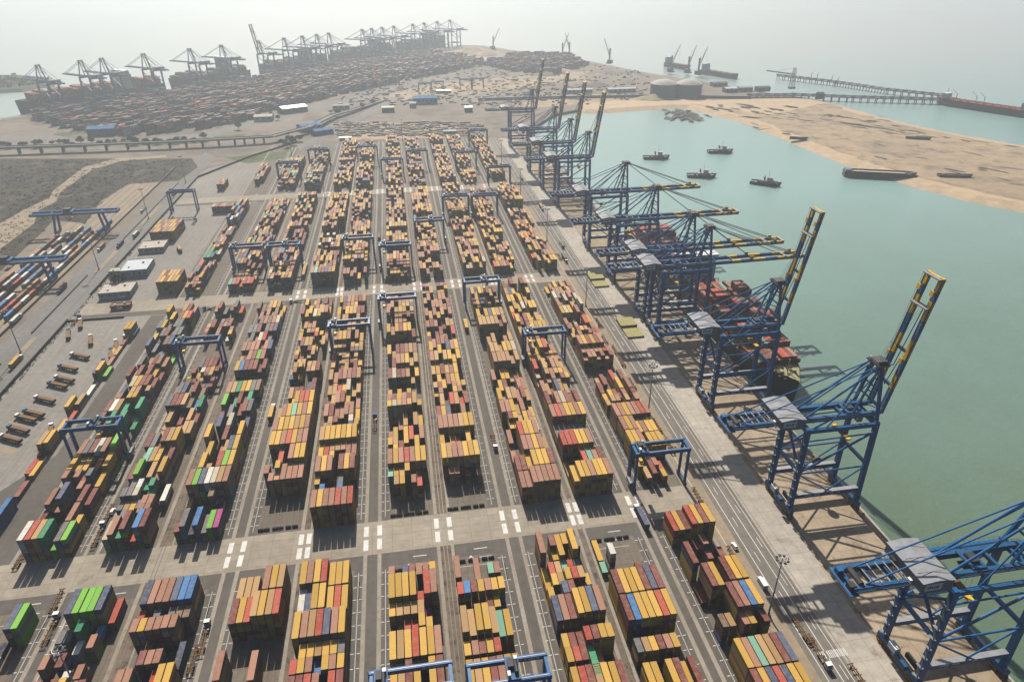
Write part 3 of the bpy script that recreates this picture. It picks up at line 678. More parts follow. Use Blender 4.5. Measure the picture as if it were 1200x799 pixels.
# ------------------------------------------------------------------ ship-to-shore cranes (origin at the landside rail, boom along +x)
RG = 34.3
def sts(name, raised, simple=False):
    root = empty(name); B, D, Yl = M['blue'], M['blue_dk'], M['yellow']
    for x in (0, RG):
        b = MB(); b.box((x, 0, 4.2), (1.9, 24, 2.0), B); b.box((x, 0, 5.3), (1.2, 23, .12), M['steel'])
        sb = b.build('sill_beam', root)
        for sy in (-1, 1):
            b = MB()
            b.box((x, sy*8.6, 2.55), (1.3, 7.4, 1.1), M['rust'])
            for k in (-1, 1): b.box((x, sy*8.6+k*2.2, 1.65), (1.1, 3.6, .9), M['yellow'] if k > 0 else M['rust'])
            for k in range(8):
                yy = sy*8.6-3.3+k*.94; b.tube((x-.32, yy, .55), (x+.32, yy, .55), .42, M['dark'], 8)
                b.box((x+(.62 if k % 2 else -.62), yy, .95), (.5, .6, .7), M['rust'])
            b.build('bogie', sb)
    for x in (0, RG):
        for sy in (-1, 1):
            b = MB(); tw = 2.3 if x == 0 else 2.1
            b.bar((x, sy*9.3, 5.1), (x-(0 if x == 0 else 1.0), sy*8.9, 50), tw, 1.9, B)
            lg = b.build('leg', root)
            b = MB(); xx = x-1.6 if x == 0 else x+1.4
            for z in range(8, 48, 5):
                b.box((xx, sy*9.3, z), (1.4, 2.6, .12), M['steel']); b.bar((xx-.4, sy*9.3-1.1, z), (xx+.4, sy*9.3+1.1, z+5), .6, .12, M['steel'])
                b.tube((xx+(-.7 if x == 0 else .7), sy*9.3-1.2, z), (xx+(-.7 if x == 0 else .7), sy*9.3+1.2, z+1.1), .05, M['steel'], 4)
            if x == 0: b.build('stair_tower', lg)
            else: pass
    for sy in (-1, 1):
        y = sy*9.3
        b = MB(); b.box((RG/2, y, 12.2), (RG-2, 1.5, 2.5), B); b.box((RG/2, y, 13.52), (RG-3, 2.2, .12), M['steel'])
        if sy < 0:
            for x, w in ((7.5, 3.6), (12.2, 3.0), (19.5, 1.6), (23, 1.4)): b.box((x, y-.77, 12.3), (w, .06, .75), M['white'])
        b.build('tie_beam', root)
        b = MB(); r = .42
        b.tube((1, y, 25.4), (RG-1.4, y, 25.8), r, B); b.tube((1, y, 24.6), (RG/2, y, 13.6), r*.9, B); b.tube((RG-1.6, y, 25), (RG/2, y, 13.6), r*.9, B)
        b.tube((1, y, 26.5), (RG-1.8, y, 45), r*1.3, B); b.tube((1, y, 43.8), (RG-1.8, y, 44.6), r*.9, B)
        b.build('brace', root)
        b = MB(); b.box((RG/2-.5, sy*8.9, 49), (RG-1, 1.4, 1.9), B)
        for x in range(2, 34, 2): b.tube((x, sy*9.6, 50), (x, sy*9.6, 51.1), .05, M['steel'], 4)
        b.tube((1, sy*9.6, 51.1), (33, sy*9.6, 51.1), .05, M['steel'], 4); b.build('portal_beam', root)
    for x in (0, RG-1): b = MB(); b.box((x, 0, 49.4), (1.9, 19.5, 2.3), B); b.build('cross_beam', root)
    for x in (0, RG): b = MB(); b.box((x, 0, 26.5), (1.2, 17.5, 1.4), B); b.build('cross_beam', root)
    for k in (-1, 1): b = MB(); b.bar((0, -9*k, 28), (0, 9*k, 46), .9, .9, B); b.build('brace', root)
    for sy in (-1, 1):
        b = MB(); b.box((1.5, sy*4.2, 51.7), (71, 1.5, 2.3), D)
        b.box((1.5, sy*5.4, 52.2), (71, .9, .1), D)
        for x in range(-33, 37, 2): b.tube((x, sy*5.8, 52.2), (x, sy*5.8, 53.3), .045, M['steel'], 4)
        for z in (52.8, 53.3): b.tube((-33.5, sy*5.8, z), (36.5, sy*5.8, z), .045, M['steel'], 4)
        b.build('trolley_girder', root)
    b = MB()
    for x in (-26, -18, 20, 30): q_ = MB(); q_.box((x, 0, 51.5), (1.1, 7, 1.5), D); q_.build('girder_tie', root)
    b.box((-33.6, 0, 51.5), (1.1, 7, 1.5), D); b.box((-34.6, 0, 51), (3.4, 12.5, .3), M['blue_dk']); b.box((-34, -3, 52.2), (2.2, 2.4, 1.9), M['dark']); b.box((-34.4, 3.4, 52.4), (2, 2.2, 2.2), M['blue'])
    q_ = MB(); q_.tube((-31, -3.6, 53), (-31, 3.6, 53), 1.0, M['dark'], 10); q_.build('winch_drum', root)
    for x in range(-30, -14, 3): q_ = MB(); q_.box((x, 0, 52.95), (.35, 8.6, .35), M['steel']); q_.build('cross_tie', root)
    for k in range(7): b.tube((-36.2, -6+k*2, 51), (-36.2, -6+k*2, 52.3), .05, M['steel'], 4)
    b.tube((-36.2, -6, 52.3), (-36.2, 6, 52.3), .05, M['steel'], 4)
    b.build('back_reach_platform', root)
    # machinery house
    b = MB(); hx = -8.0
    b.box((hx, 0, 53.6), (11.4, 18.4, 5.0), M['house_wall'])
    b.add([(hx-5.9, -9.4, 56.1), (hx+5.9, -9.4, 56.1), (hx+5.9, 9.4, 56.1), (hx-5.9, 9.4, 56.1), (hx, -9.4, 56.9), (hx, 9.4, 56.9)],
          [(0, 4, 5, 3), (4, 1, 2, 5), (0, 1, 4), (3, 5, 2), (3, 2, 1, 0)], M['house'])
    for y in (-5.6, .6, 5.8): b.box((hx, y, 56.97), (10.5, .18, .1), M['house_wall'])
    mh = b.build('machine_house', root)
    b = MB(); b.box((hx-1.6, -9.27, 54.1), (6.2, .12, 3.0), M['white'])
    for k, (dx, hh) in enumerate(((-1.9, .8), (-1.2, 1.2), (-.5, .8), (.2, .8), (.9, .8), (1.5, 1.1))): b.box((hx-1.6+dx, -9.36, 54.0+hh/2-.4), (.42, .06, hh), M['letter'])
    b.build('sign_board', mh)
    b = MB(); b.box((hx-6.4, 0, 51.9), (1.6, 18, .15), M['steel'])
    for k in range(10): b.tube((hx-7.1, -9+2*k, 51.9), (hx-7.1, -9+2*k, 53), .05, M['steel'], 4)
    b.tube((hx-7.1, -9, 53), (hx-7.1, 9, 53), .05, M['steel'], 4); b.box((hx-6.4, 4, 53), (.9, 2.4, 2.2), M['dark']); b.box((hx-6.4, -4.6, 52.8), (.9, 1.6, 1.8), M['white'])
    b.build('walkway', mh)
    # apex frame
    b = MB()
    for sy in (-1, 1):
        b.bar((RG-1, sy*8.6, 50), (RG-1.2, sy*2.8, 76), 1.2, 1.2, B); b.bar((RG-10, sy*3.6, 52.8), (RG-2, sy*2.8, 76), .8, .8, B)
        for t in (.25, .5, .75): b.bar((RG-1, sy*(8.6-5.8*t), 50+26*t), (RG-10+8*t, sy*(3.6-.8*t), 52.8+23.2*t), .4, .4, D)
    for t in (.3, .55, .8): w = 8.6-5.8*t; b.bar((RG-1, -w, 50+26*t), (RG-1, w, 50+26*t), .6, .6, B)
    b.build('apex_frame', root)
    b = MB(); b.box((RG-1.4, 0, 76.3), (6, 8.6, .4), M['dark'])
    for k in range(4): b.tube((RG-3+k*1.3, -2.6, 77.3), (RG-3+k*1.3, 2.6, 77.3), .75, M['dark'], 10)
    for sx in (-1, 1):
        for k in range(5): b.tube((RG-1.4+sx*3, -4.2+k*2.1, 76.4), (RG-1.4+sx*3, -4.2+k*2.1, 77.6), .05, M['steel'], 4)
        b.tube((RG-1.4+sx*3, -4.2, 77.6), (RG-1.4+sx*3, 4.2, 77.6), .05, M['steel'], 4)
    b.box((RG-3.4, 3, 77.2), (1.2, 1.4, 1.4), M['steel']); b.tube((RG-1, 0, 77), (RG-1, 0, 80.5), .06, M['steel'], 4)
    b.build('sheave_platform', root)
    for sy in (-1, 1):
        b = MB(); b.tube((RG-2.5, sy*3.2, 76), (1, sy*3.8, 52.8), .48, B); b.tube((RG-2.5, sy*2.6, 76), (-29.5, sy*3.6, 52.8), .30, B)
        b.tube((RG-2.5, sy*3.2, 74), (9, sy*8.6, 50), .32, B); b.build('backstay', root)
    # boom in its own frame: from the hinge outwards
    ang = radians(81) if raised else radians(.6); hx, hz_ = RG+3.4, 51.7
    def T(l, y, n): return (hx+l*cos(ang)-n*sin(ang), y, hz_+l*sin(ang)+n*cos(ang))
    Lb = 66.0; bands = [(0, 13, B), (13, 20, Yl), (20, 27.5, B), (27.5, 37, Yl), (37, 46.5, B), (46.5, 55.5, Yl), (55.5, 60.5, B), (60.5, Lb, Yl)]
    boom = empty('boom'); boom.parent = root
    for sy in (-1, 1):
        b = MB()
        for a, c, m in bands: b.bar(T(a, sy*4.0, 0), T(c, sy*4.0, 0), 1.5, 2.2, m)
        for a in range(3, 66, 3): b.bar(T(a, sy*5.1, .6), T(a, sy*5.1, 1.7), .09, .09, M['yellow'])
        b.bar(T(1, sy*5.1, 1.7), T(65, sy*5.1, 1.7), .1, .1, M['yellow']); b.bar(T(1, sy*5.1, .55), T(65, sy*5.1, .55), .7, .12, D)
        for a in (27, 59): b.bar(T(a-1.2, sy*4.0, 2.0), T(a+1.2, sy*4.0, 2.0), .5, 2.0, Yl)
        b.build('boom_girder', boom)
    b = MB()
    for a, m in ((2, D), (14, D), (31, M['dark']), (52, M['dark']), (65.3, Yl)):
        b = MB(); b.bar(T(a, -4.0, .2), T(a, 4.0, .2), 1.0, 1.2, m)
        if a > 50: b.bar(T(a, -4.8, 1.2), T(a, 4.8, 1.2), 2.0, .5, M['steel'])
        b.build('boom_tie', boom)
    ap = Vector((RG-.6, 0, 76.6))
    for sy in (-1, 1):
        b = MB()
        if raised:
            k = Vector(T(24, sy*2.6, 3.2)); b.tube(ap+Vector((0, sy*2.2, 0)), k, .22, B, 6); b.tube(k, T(52, sy*2.6, 1.4), .22, B, 6)
            k2 = Vector(T(14, sy*2.2, 2.8)); b.tube(ap+Vector((0, sy*1.6, 0)), k2, .2, B, 6); b.tube(k2, T(27, sy*2.6, 1.4), .2, B, 6)
        else:
            b.tube(ap+Vector((0, sy*2.6, 0)), T(59, sy*2.8, 1.6), .3, M['steel'], 6); b.tube(ap+Vector((0, sy*2.2, 0)), T(27, sy*2.8, 1.6), .3, B, 6)
        b.build('forestay', boom)
    b = MB()
    for k in (-1.5, -.5, .5, 1.5): b.tube(ap+Vector((0, k, 0)), T(50, k*1.2, 1.4), .06, M['dark'], 4)
    b.build('hoist_rope', boom)
    # hinge machinery, trolley, cab
    b = MB(); tx = 24 if raised else 12
    b.box((tx, 0, 53.1), (5.5, 8.2, .5), D); b.box((tx, 0, 53.8), (3, 4, 1.0), M['dark']); b.box((tx, 0, 49.2), (3.2, 6, .5), D)
    for sx in (-1, 1):
        for sy in (-1, 1): b.tube((tx+sx*1.2, sy*2.4, 49), (tx+sx*1.2, sy*2.4, 40), .05, M['dark'], 4)
    b.box((tx, 0, 39.6), (2.2, 12.2, .7), M['yellow']); b.box((tx, 0, 40.4), (2.6, 4, .9), M['rust'])
    tr = b.build('trolley', root)
    b = MB(); b.box((tx+5.2, -2.2, 48.2), (2.4, 2.3, 2.5), M['white']); b.box((tx+5.2, -2.2, 47.6), (2.5, 2.1, 1.2), M['glass']); b.build('operator_cab', tr)
    b = MB(); b.tube((RG-13, 7.2, 17), (RG-13, 8.1, 17), 2.3, M['rust'], 18); b.tube((RG-13, 7.0, 17), (RG-13, 8.3, 17), .8, M['dark'], 12)
    b.box((RG-13, 8.6, 15), (1, .8, 4.4), D); b.build('cable_reel', root)
    b = MB(); b.box((-1.2, 3, 7), (2.2, 4, 2.6), M['white']); b.box((-2.4, -4, 6.7), (1.6, 3, 2), D); b.box((1.9, -3, 6.6), (1.2, 6, 2.2), M['dark'])
    b.build('electric_cabinet', root)
    return root
STS_Y = [(140, 0), (229.8, 1), (318.3, 1), (410, 0), (438, 0), (507, 0), (583, 0), (712, 1), (783, 1), (861, 1), (1000, 1)]
protoD = sts('quay_crane', False); protoU = sts('quay_crane', True); used = {0: False, 1: False}
desc = ['its boom running off the frame edge', 'raised boom standing alone over open water', 'raised boom above the red-loaded bow', 'lowered boom, closest of the lowered group at mid quay', 'lowered boom, tight beyond another machine house', 'lowered boom, with clear sea below its stays',
        'lowered boom, the farthest lowered one', 'raised boom, nearest of the far raised four', 'raised boom, second of the far raised four', 'raised boom, third of the far raised four', 'raised boom, farthest crane at the quay end']
for i, (y, up) in enumerate(STS_Y):
    pr = protoU if up else protoD
    o = pr if not used[up] else copy_tree(pr); used[up] = True
    o.location = (167.8-(0, 0, 0, 0, 0, 2, 3, 3, 5, 6, 8)[i], y, 0)
    tag(o, 'blue ship-to-shore crane, '+desc[i], 'crane', 'quay cranes along the basin')

# far terminal cranes: same machine, too small for its fittings
def far_sts(raised):
    root = empty('quay_crane'); D = M['blue_dk']
    b = MB()
    for x in (0, RG):
        for sy in (-1, 1): b.bar((x, sy*9.3, 0), (x, sy*9, 50), 2.6, 2.4, D)
        b.box((x, 0, 4), (2, 24, 2.2), D); b.box((x, 0, 49.4), (2, 20, 2.6), D)
    for sy in (-1, 1): b.box((RG/2, sy*9.3, 13), (RG, 1.7, 2.6), D); b.bar((0, sy*9.3, 26), (RG, sy*9.3, 46), 1.2, 1.2, D); b.bar((1, sy*3.6, 51.8), (-34, sy*3.6, 51.8), 1.8, 2.6, D); b.bar((1, sy*3.6, 51.8), (RG+3, sy*3.6, 51.8), 1.8, 2.6, D)
    b.build('portal_frame', root)
    b = MB(); b.box((-8, 0, 54), (12, 18, 5.6), M['house_wall']); b.build('machine_house', root)
    b = MB()
    for sy in (-1, 1): b.bar((RG-1, sy*8.6, 50), (RG-1, sy*2.6, 79), 1.5, 1.5, D); b.bar((RG-12, sy*3.6, 52), (RG-2, sy*2.6, 79), 1.1, 1.1, D); b.tube((RG-2, sy*3, 78), (-28, sy*3.6, 53), .4, D, 5); b.tube((RG-2, sy*3, 78), (1, sy*3.6, 53), .5, D, 5)
    b.box((RG-1.4, 0, 79), (6, 8, 1.6), D); b.build('apex_frame', root)
    ang = radians(78) if raised else 0; b = MB()
    for sy in (-1, 1):
        e = (RG+3+64*cos(ang), sy*3.2, 51.8+64*sin(ang)); b.bar((RG+3, sy*3.2, 51.8), e, 1.7, 2.3, D)
        b.tube((RG-1, sy*2.6, 78), (RG+3+58*cos(ang), sy*3, 53+58*sin(ang)), .4, D, 5)
    b.build('boom', root); return root
fpD, fpU = far_sts(False), far_sts(True); fu = {0: 0, 1: 0}
def on_quay(px):
    best = None
    for i in range(len(leftq)-1):
        a, b = Vector(leftq[i]), Vector(leftq[i+1])
        for k in range(400):
            q = a.lerp(b, k/400); d = (b-a).normalized(); n = Vector((-d.y, d.x))
            if n.x > 0: n = -n
            e = abs(P(q.x-n.x*10, q.y-n.y*10, 0)[0]-px)
            if best is None or e < best[0]: best = (e, q, n)
    return best[1], best[2]
fx = [62, 110, 134, 181, 233, 269, 311, 340, 361, 377, 391, 429, 440, 452, 465, 487, 500, 515, 530]
for i, px in enumerate(fx):
    q, n = on_quay(px); up = 1 if i == 6 else 0; pr = fpU if up else fpD
    o = pr if not fu[up] else copy_tree(pr); fu[up] = 1
    p_ = q-n*(RG+4); o.location = (p_.x, p_.y, 0); o.rotation_euler = (0, 0, atan2(n.y, n.x))
    tag(o, 'hazy far-terminal crane with raised boom, the only one raised' if up else f'hazy dark crane with lowered boom, {NTH[i]} from the left along the far terminal', 'crane', 'far terminal quay cranes')

# ------------------------------------------------------------------ gantry cranes over the blocks
def rtg(span, name='gantry_crane', cab_left=True):
    root = empty(name); B, D = M['blue'], M['blue_dk']; s = -1 if cab_left else 1
    for x in (0, span):
        b = MB(); b.box((x, 0, 2.1), (1.0, 11.6, 1.1), B); b.box((x, 0, 2.75), (.9, 10, .1), M['steel']); sb = b.build('sill_beam', root)
        b = MB()
        for y in (-5, -3.4, 3.4, 5):
            b.tube((x-.35, y, .78), (x+.35, y, .78), .78, M['rubber'], 12); b.tube((x-.38, y, .78), (x+.38, y, .78), .35, M['steel'], 8)
        b.build('wheel_set', sb)
        for sy in (-1, 1):
            b = MB(); b.bar((x, sy*3.9, 2.6), (x, sy*3.9, 22.4), 1.15, 1.0, B)
            b.build('leg', root)
    for sy in (-1, 1):
        b = MB(); b.box((span/2, sy*3.9, 22.6), (span+1.6, 1.15, 1.9), B); b.box((span/2, sy*4.75, 22.9), (span, .7, .1), D)
        for k in range(int(span/2)): b.tube((1+2*k, sy*5.1, 22.9), (1+2*k, sy*5.1, 24), .045, M['steel'], 4)
        b.tube((0, sy*5.1, 24), (span, sy*5.1, 24), .045, M['steel'], 4)
        b.box((span/2, sy*3.9, 23.6), (span, .2, .12), M['steel'])
        if sy > 0:
            for x, w in ((.66, 1.2), (.74, .9), (.82, 2.4), (.9, 1.2)): b.box((span*x, sy*3.9-.6, 22.7), (w, .06, .8), M['white'])
        b.build('girder', root)
    for x in (0, span): b = MB(); b.box((x, 0, 22.5), (1.1, 7, 1.5), B); b.build('end_tie', root)
    tx = 3.2 if cab_left else span*.55
    b = MB(); b.box((tx, 0, 24), (4.6, 8.8, .5), D); b.box((tx-.6, 1.2, 24.9), (2, 3.2, 1.4), M['dark']); b.tube((tx+1, -2.5, 25), (tx+1, 2.5, 25), .7, M['dark'], 10); b.box((tx+1.3, 2.8, 25), (1.2, 1.4, 1.5), M['steel'])
    b.box((tx-1.6, -2.6, 24.8), (1, 1.8, 1.2), M['white'])
    tr = b.build('trolley', root)
    b = MB(); b.box((tx+.3, 0, 15.5), (2.0, 6.0, .45), M['rust']); b.box((tx+.3, 0, 16), (1.5, 2.2, .7), M['yellow'])
    for sx in (-1, 1):
        for sy in (-1, 1): b.tube((tx+.3+sx*.8, sy*1.6, 16), (tx+.3+sx*1.2, sy*2.2, 23.8), .05, M['dark'], 4)
    b.build('spreader', tr)
    b = MB(); b.box((tx+2.2, -2.9, 20.2), (1.9, 2.0, 2.3), M['white']); b.box((tx+2.2, -2.9, 19.7), (2.0, 1.8, 1.1), M['glass']); b.build('operator_cab', tr)
    b = MB(); b.box((-1.1 if cab_left else span+1.1, 0, 3.2), (1.7, 5.4, 2.2), M['house']); b.box((-1.1 if cab_left else span+1.1, 3.2, 3.0), (1.3, 1.0, 1.6), M['dark']); b.build('engine_box', root)
    b = MB()
    for z in range(3, 22, 2): b.bar((-.9, 3.2, z), (-.9, 4.8, z+2), .7, .1, M['steel'])
    b.build('stairway', root)
    return root
RTGS = [(101.4, 26.3, 253.5, 'straddling the front of the quayside block at the near crossroad'), (69.9, 26.3, 383, 'over the second block from the quay, mid yard'), (39.9, 26.3, 472, 'straddling an empty gap near the middle crossroad'),
        (-23.8, 26.4, 453, 'over the block left of the cable trench, past a crossroad'), (-56.0, 26.4, 416, 'with dark row of yellow boxes behind it, mid yard'), (-182.9, 26.6, 322, 'over the leftmost block beside the parking lot'), (-150.1, 26.4, 408, 'over mixed boxes beyond the lime-green container'),
        (-149.0, 26.4, 578, 'left one of a side-by-side pair past the middle crossroad'), (-118.0, 26.4, 577, 'right one of a side-by-side pair past the middle crossroad'), (-246.5, 26.5, 760, 'standing alone on open ground near the rail yard'),
        (-23.8, 26.4, 148.5, 'cut by the frame bottom, left of the cable trench'), (8.6, 26.4, 146, 'cut by the frame bottom, beyond the cable trench'), (-56.0, 26.4, 583, 'over the sixth block, just past the middle crossroad'), (-23.8, 26.4, 560, 'over the fifth block, just past the middle crossroad'), (8.6, 26.4, 620, 'over the fourth block, a little past the middle crossroad'),
        (70, 26.4, 690, 'over the second block, two thirds up the yard'), (40, 26.4, 693, 'over the third block, two thirds up the yard'), (101.4, 26.3, 800, 'over the quayside block near the third crossroad'),
        (-23.8, 26.4, 860, 'over the fifth block past the third crossroad'), (8.6, 26.4, 900, 'over the fourth block past the third crossroad'), (70, 26.4, 880, 'over the second block past the third crossroad'), (-56, 26.4, 935, 'over the sixth block near the far yard edge'), (101.4, 26.3, 1010, 'over the quayside block at the far end'),
        (-118, 26.4, 930, 'over the eighth block near the far yard edge'), (-149, 26.4, 865, 'over the ninth block near the far yard edge')]
pr = rtg(26.3); pr2 = rtg(26.3, cab_left=False); u1 = u2 = False
for i, (x, sp, y, ds) in enumerate(RTGS):
    if i % 3 == 2: o = pr2 if not u2 else copy_tree(pr2); u2 = True
    else: o = pr if not u1 else copy_tree(pr); u1 = True
    o.location = (x, y, .05); tag(o, 'blue rubber-tyred gantry crane '+ds, 'gantry crane', 'yard gantry cranes')
def rmg():
    root = empty('rail_gantry_crane'); B, D = M['blue'], M['blue_dk']; span = 46
    for x in (0, span):
        b = MB(); b.box((x, 0, 1.6), (1.3, 15, 1.4), B); 
        for y in (-6.5, -4.5, 4.5, 6.5): b.tube((x-.3, y, .5), (x+.3, y, .5), .5, M['dark'], 8)
        b.build('sill_beam', root)
        for sy in (-1, 1):
            b = MB(); b.bar((x, sy*5.6, 2), (x+(2.5 if x == 0 else -2.5), sy*4, 18.5), 1.8, 1.6, B); b.build('leg', root)
    for sy in (-1, 1):
        b = MB(); b.box((span/2-2, sy*4, 19.8), (span+34, 1.7, 2.6), B); b.box((span/2-2, sy*5.4, 20.6), (span+33, .9, .1), M['steel'])
        b.tube((-20, sy*5.8, 21.8), (span+13, sy*5.8, 21.8), .06, M['steel'], 4)
        for k in range(26): b.tube((-20+k*3.1, sy*5.8, 20.6), (-20+k*3.1, sy*5.8, 21.8), .05, M['steel'], 4)
        b.build('girder', root)
    for x in (-18.6, 0, span, span+14.6): b = MB(); b.box((x, 0, 19.6), (1.4, 7, 2), B); b.build('end_tie', root)
    b = MB(); b.box((16, 0, 21.8), (9, 9.6, .7), D); b.box((15, 0, 23.2), (6, 6, 2.2), M['dark']); b.box((21, -2.6, 18.4), (2.2, 2.2, 2.4), M['white']); b.box((16, 0, 14), (2.6, 12, .7), M['rust'])
    for sx in (-1, 1): b.tube((16+sx, 0, 14), (16+sx, 0, 21.5), .1, M['dark'], 4)
    b.build('trolley', root); return root
o = rmg(); o.location = (-342, 712, .05); tag(o, 'blue rail-mounted gantry with long overhanging girders, at the head of the rail tracks', 'gantry crane', 'rail yard gantry cranes')
o = copy_tree(o); o.location = (-342, 583, .05); tag(o, 'blue rail-mounted gantry over the container trains, cut by the frame edge', 'gantry crane', 'rail yard gantry cranes')

# ------------------------------------------------------------------ rail wagons (one per slot of the trains)
wm = MB(); wm.box((0, 0, 1.05), (2.3, 13.0, .35), M['rust'])
for y in (-5, 5):
    wm.box((0, y, .6), (1.9, 2.6, .4), M['dark'])
    for yy in (-.9, .9):
        for x in (-.72, .72): wm.tube((x-.07, y+yy, .6), (x+.07, y+yy, .6), .42, M['dark'], 8)
wo = wm.build('flat_wagon'); first = True; wi = 0
for d in boxes:
    if 'rail' in d:
        o = wo if first else wo.copy()
        if not first: COL.objects.link(o)
        first = False; o.location = (d['x'], d['y'], .1); wi += 1
        tr_i = (-335, -328.5, -322, -313, -306.5, -300).index(d['x'])
        tag(o, f'rusty flat rail wagon carrying a container on the {NTH[tr_i]} track of the rail yard', 'wagon', f'wagons on the {NTH[tr_i]} rail track')

# ------------------------------------------------------------------ high-mast lamps
def lamp():
    root = empty('high_mast_lamp'); b = MB(); b.tube((0, 0, 0), (0, 0, 32), .42, M['steel'], 10, .18); b.box((0, 0, .4), (1.6, 1.6, .8), M['concrete']); b.box((.5, 0, 1.6), (.4, .5, 1), M['steel']); b.build('mast', root)
    b = MB(); n = 14
    for i in range(n):
        a, c = 2*pi*i/n, 2*pi*(i+1)/n
        for z in (31.2, 32.2): b.tube((1.7*cos(a), 1.7*sin(a), z), (1.7*cos(c), 1.7*sin(c), z), .09, M['steel'], 5)
    for i in range(6): a = pi*i/3; b.tube((0, 0, 31.2), (1.7*cos(a), 1.7*sin(a), 31.2), .08, M['steel'], 5)
    hr = b.build('head_frame', root)
    for i in range(8):
        a = 2*pi*i/8; b = MB(); b.box((2.1*cos(a), 2.1*sin(a), 31.4), (.9, .8, .5), M['dark'], a); b.build('floodlight', hr)
    return root
LP = [(131.2, 169), (131.6, 314.5), (131.6, 459), (131.6, 604), (131.6, 750), (131.6, 895), (-267.5, 455), (-267.5, 603), (-266, 742), (-262, 880)]
x, y = G(68, 762.6, 31.5); LP.append((x, y)); LP += [(-88, 780), (5.5, 1062), (-150, 1000)]
LD = ['beside the quay road, beside a white van', 'second from the camera along the quay road', 'third from the camera along the quay road', 'fourth from the camera along the quay road', 'fifth from the camera along the quay road', 'farthest along the quay road',
      'on the median of the left road, nearest one', 'on the median of the left road, by the low offices', 'on the median of the left road, beside the rail gantry', 'on the left road, farthest one', 'between the bottom-left container stacks', 'in the lane between the seventh and eighth blocks', 'at the far end of the yard lanes', 'at the far left corner of the yard']
lp = lamp(); first = True
for (x, y), ds in zip(LP, LD):
    o = lp if first else copy_tree(lp); first = False; o.location = (x, y, .05); tag(o, 'grey high-mast floodlight '+ds, 'lamp post', 'high-mast lamps')

# ------------------------------------------------------------------ road vehicles
def wheels(b, xs, ys, r=.5, w=.3):
    for y in ys:
        for x in xs: b.tube((x-w/2, y, r), (x+w/2, y, r), r, M['rubber'], 10)
def tractor(cabm, name='yard_truck'):
    """terminal tractor heading +y with its skeletal chassis behind"""
    root = empty(name)
    b = MB(); b.box((0, 4.1, .95), (1.1, 5.2, .35), M['dark']); b.box((.75, 3.2, 1.0), (.5, 1.4, .6), M['steel']); b.build('tractor_frame', root)
    b = MB(); b.box((0, 5.7, 2.0), (2.4, 1.9, 1.9), cabm, taper=.92); b.box((0, 6.75, 1.35), (2.3, .5, .9), cabm)
    cb = b.build('cab', root); b = MB(); b.box((0, 6.62, 2.35), (2.0, .08, .8), M['glass']); b.box((0, 4.72, 2.35), (1.8, .08, .7), M['glass'])
    for sx in (-1, 1): b.box((sx*1.17, 5.8, 2.3), (.06, 1.2, .7), M['glass'])
    b.build('window', cb)
    b = MB()
    for x in (-.45, .45): b.box((x, -2.6, 1.2), (.22, 12.6, .4), M['rust'])
    for k in range(6): b.box((0, -8.4+k*2.4, 1.2), (2.4, .25, .3), M['rust'])
    b.build('trailer_chassis', root)
    b = MB(); wheels(b, (-1, 1), (5.6, 2.5, 1.4), .5, .35); wheels(b, (-1, 1), (-5.6, -6.9), .5, .5); b.build('wheel_set', root); return root
def trailer():
    root = empty('container_trailer'); b = MB()
    for x in (-.45, .45): b.box((x, 0, 1.2), (.24, 12.4, .42), M['rust'])
    for k in range(6): b.box((0, -6+k*2.4, 1.2), (2.44, .3, .3), M['rust'])
    b.box((0, 5.2, .6), (.9, .2, 1.1), M['dark']); b.build('chassis', root)
    b = MB(); wheels(b, (-1, 1), (-3.4, -4.6, -5.6), .5, .5); b.build('wheel_set', root); return root
def car(m):
    root = empty('parked_car'); b = MB(); b.box((0, 0, .75), (1.85, 4.5, .7), m, taper=.95); b.box((0, -.3, 1.38), (1.65, 2.7, .6), m, taper=.8); b.build('body', root)
    b = MB(); b.box((0, -.3, 1.36), (1.72, 2.3, .36), M['glass'], taper=.9); b.box((0, -.3, 1.36), (1.5, 2.76, .34), M['glass'], taper=.86); b.build('window', root)
    b = MB(); wheels(b, (-.85, .85), (-1.4, 1.4), .34, .22); b.build('wheel_set', root); return root
def van(m):
    root = empty('delivery_van'); b = MB(); b.box((0, -.6, 1.6), (2.1, 4.6, 2.1), m); b.box((0, 2.4, 1.2), (2.0, 1.5, 1.3), m, taper=.85); b.build('body', root)
    b = MB(); b.box((0, 2.5, 1.62), (1.75, 1.2, .34), M['glass'], taper=.9); b.build('window', root); b = MB(); wheels(b, (-.9, .9), (-1.9, 2.1), .38, .25); b.build('wheel_set', root); return root
tw, tb, ty = tractor(M['white']), tractor(M['blueshed']), tractor(M['yellow'])
def tipper(m):
    t_ = tractor(m, 'flatbed_lorry'); b = MB(); b.box((0, -2.6, 2.0), (2.5, 12.8, 1.1), M['wreck']); b.box((0, -2.6, 2.6), (2.2, 12.4, .2), M['rust']); b.build('cargo_bed', t_); return t_
lw, lb_ = tipper(M['white']), tipper(M['blueshed'])
cw, vw, trl = car(M['white']), van(M['white']), trailer()
def loadbox(x, y, rz, k, l=L40, dz=1.42, lab='', dy=-2.6):
    d = dict(k=k, l=l); key = (k, l)
    if key not in cmesh: o = container_mesh(*key).build('shipping_container'); cmesh[key] = o.data
    else: o = bpy.data.objects.new('shipping_container', cmesh[key]); COL.objects.link(o)
    o.location = (x-sin(rz)*dy, y+cos(rz)*dy, dz); o.rotation_euler = (0, 0, rz); tag(o, lab, 'container', 'containers riding on trucks')
usedp = {}
def place(proto, x, y, rz, lab, cat, grp, z=.06):
    o = proto if id(proto) not in usedp else copy_tree(proto); usedp[id(proto)] = 1
    o.location = (x, y, z); o.rotation_euler = (0, 0, rz); tag(o, lab, cat, grp); return o
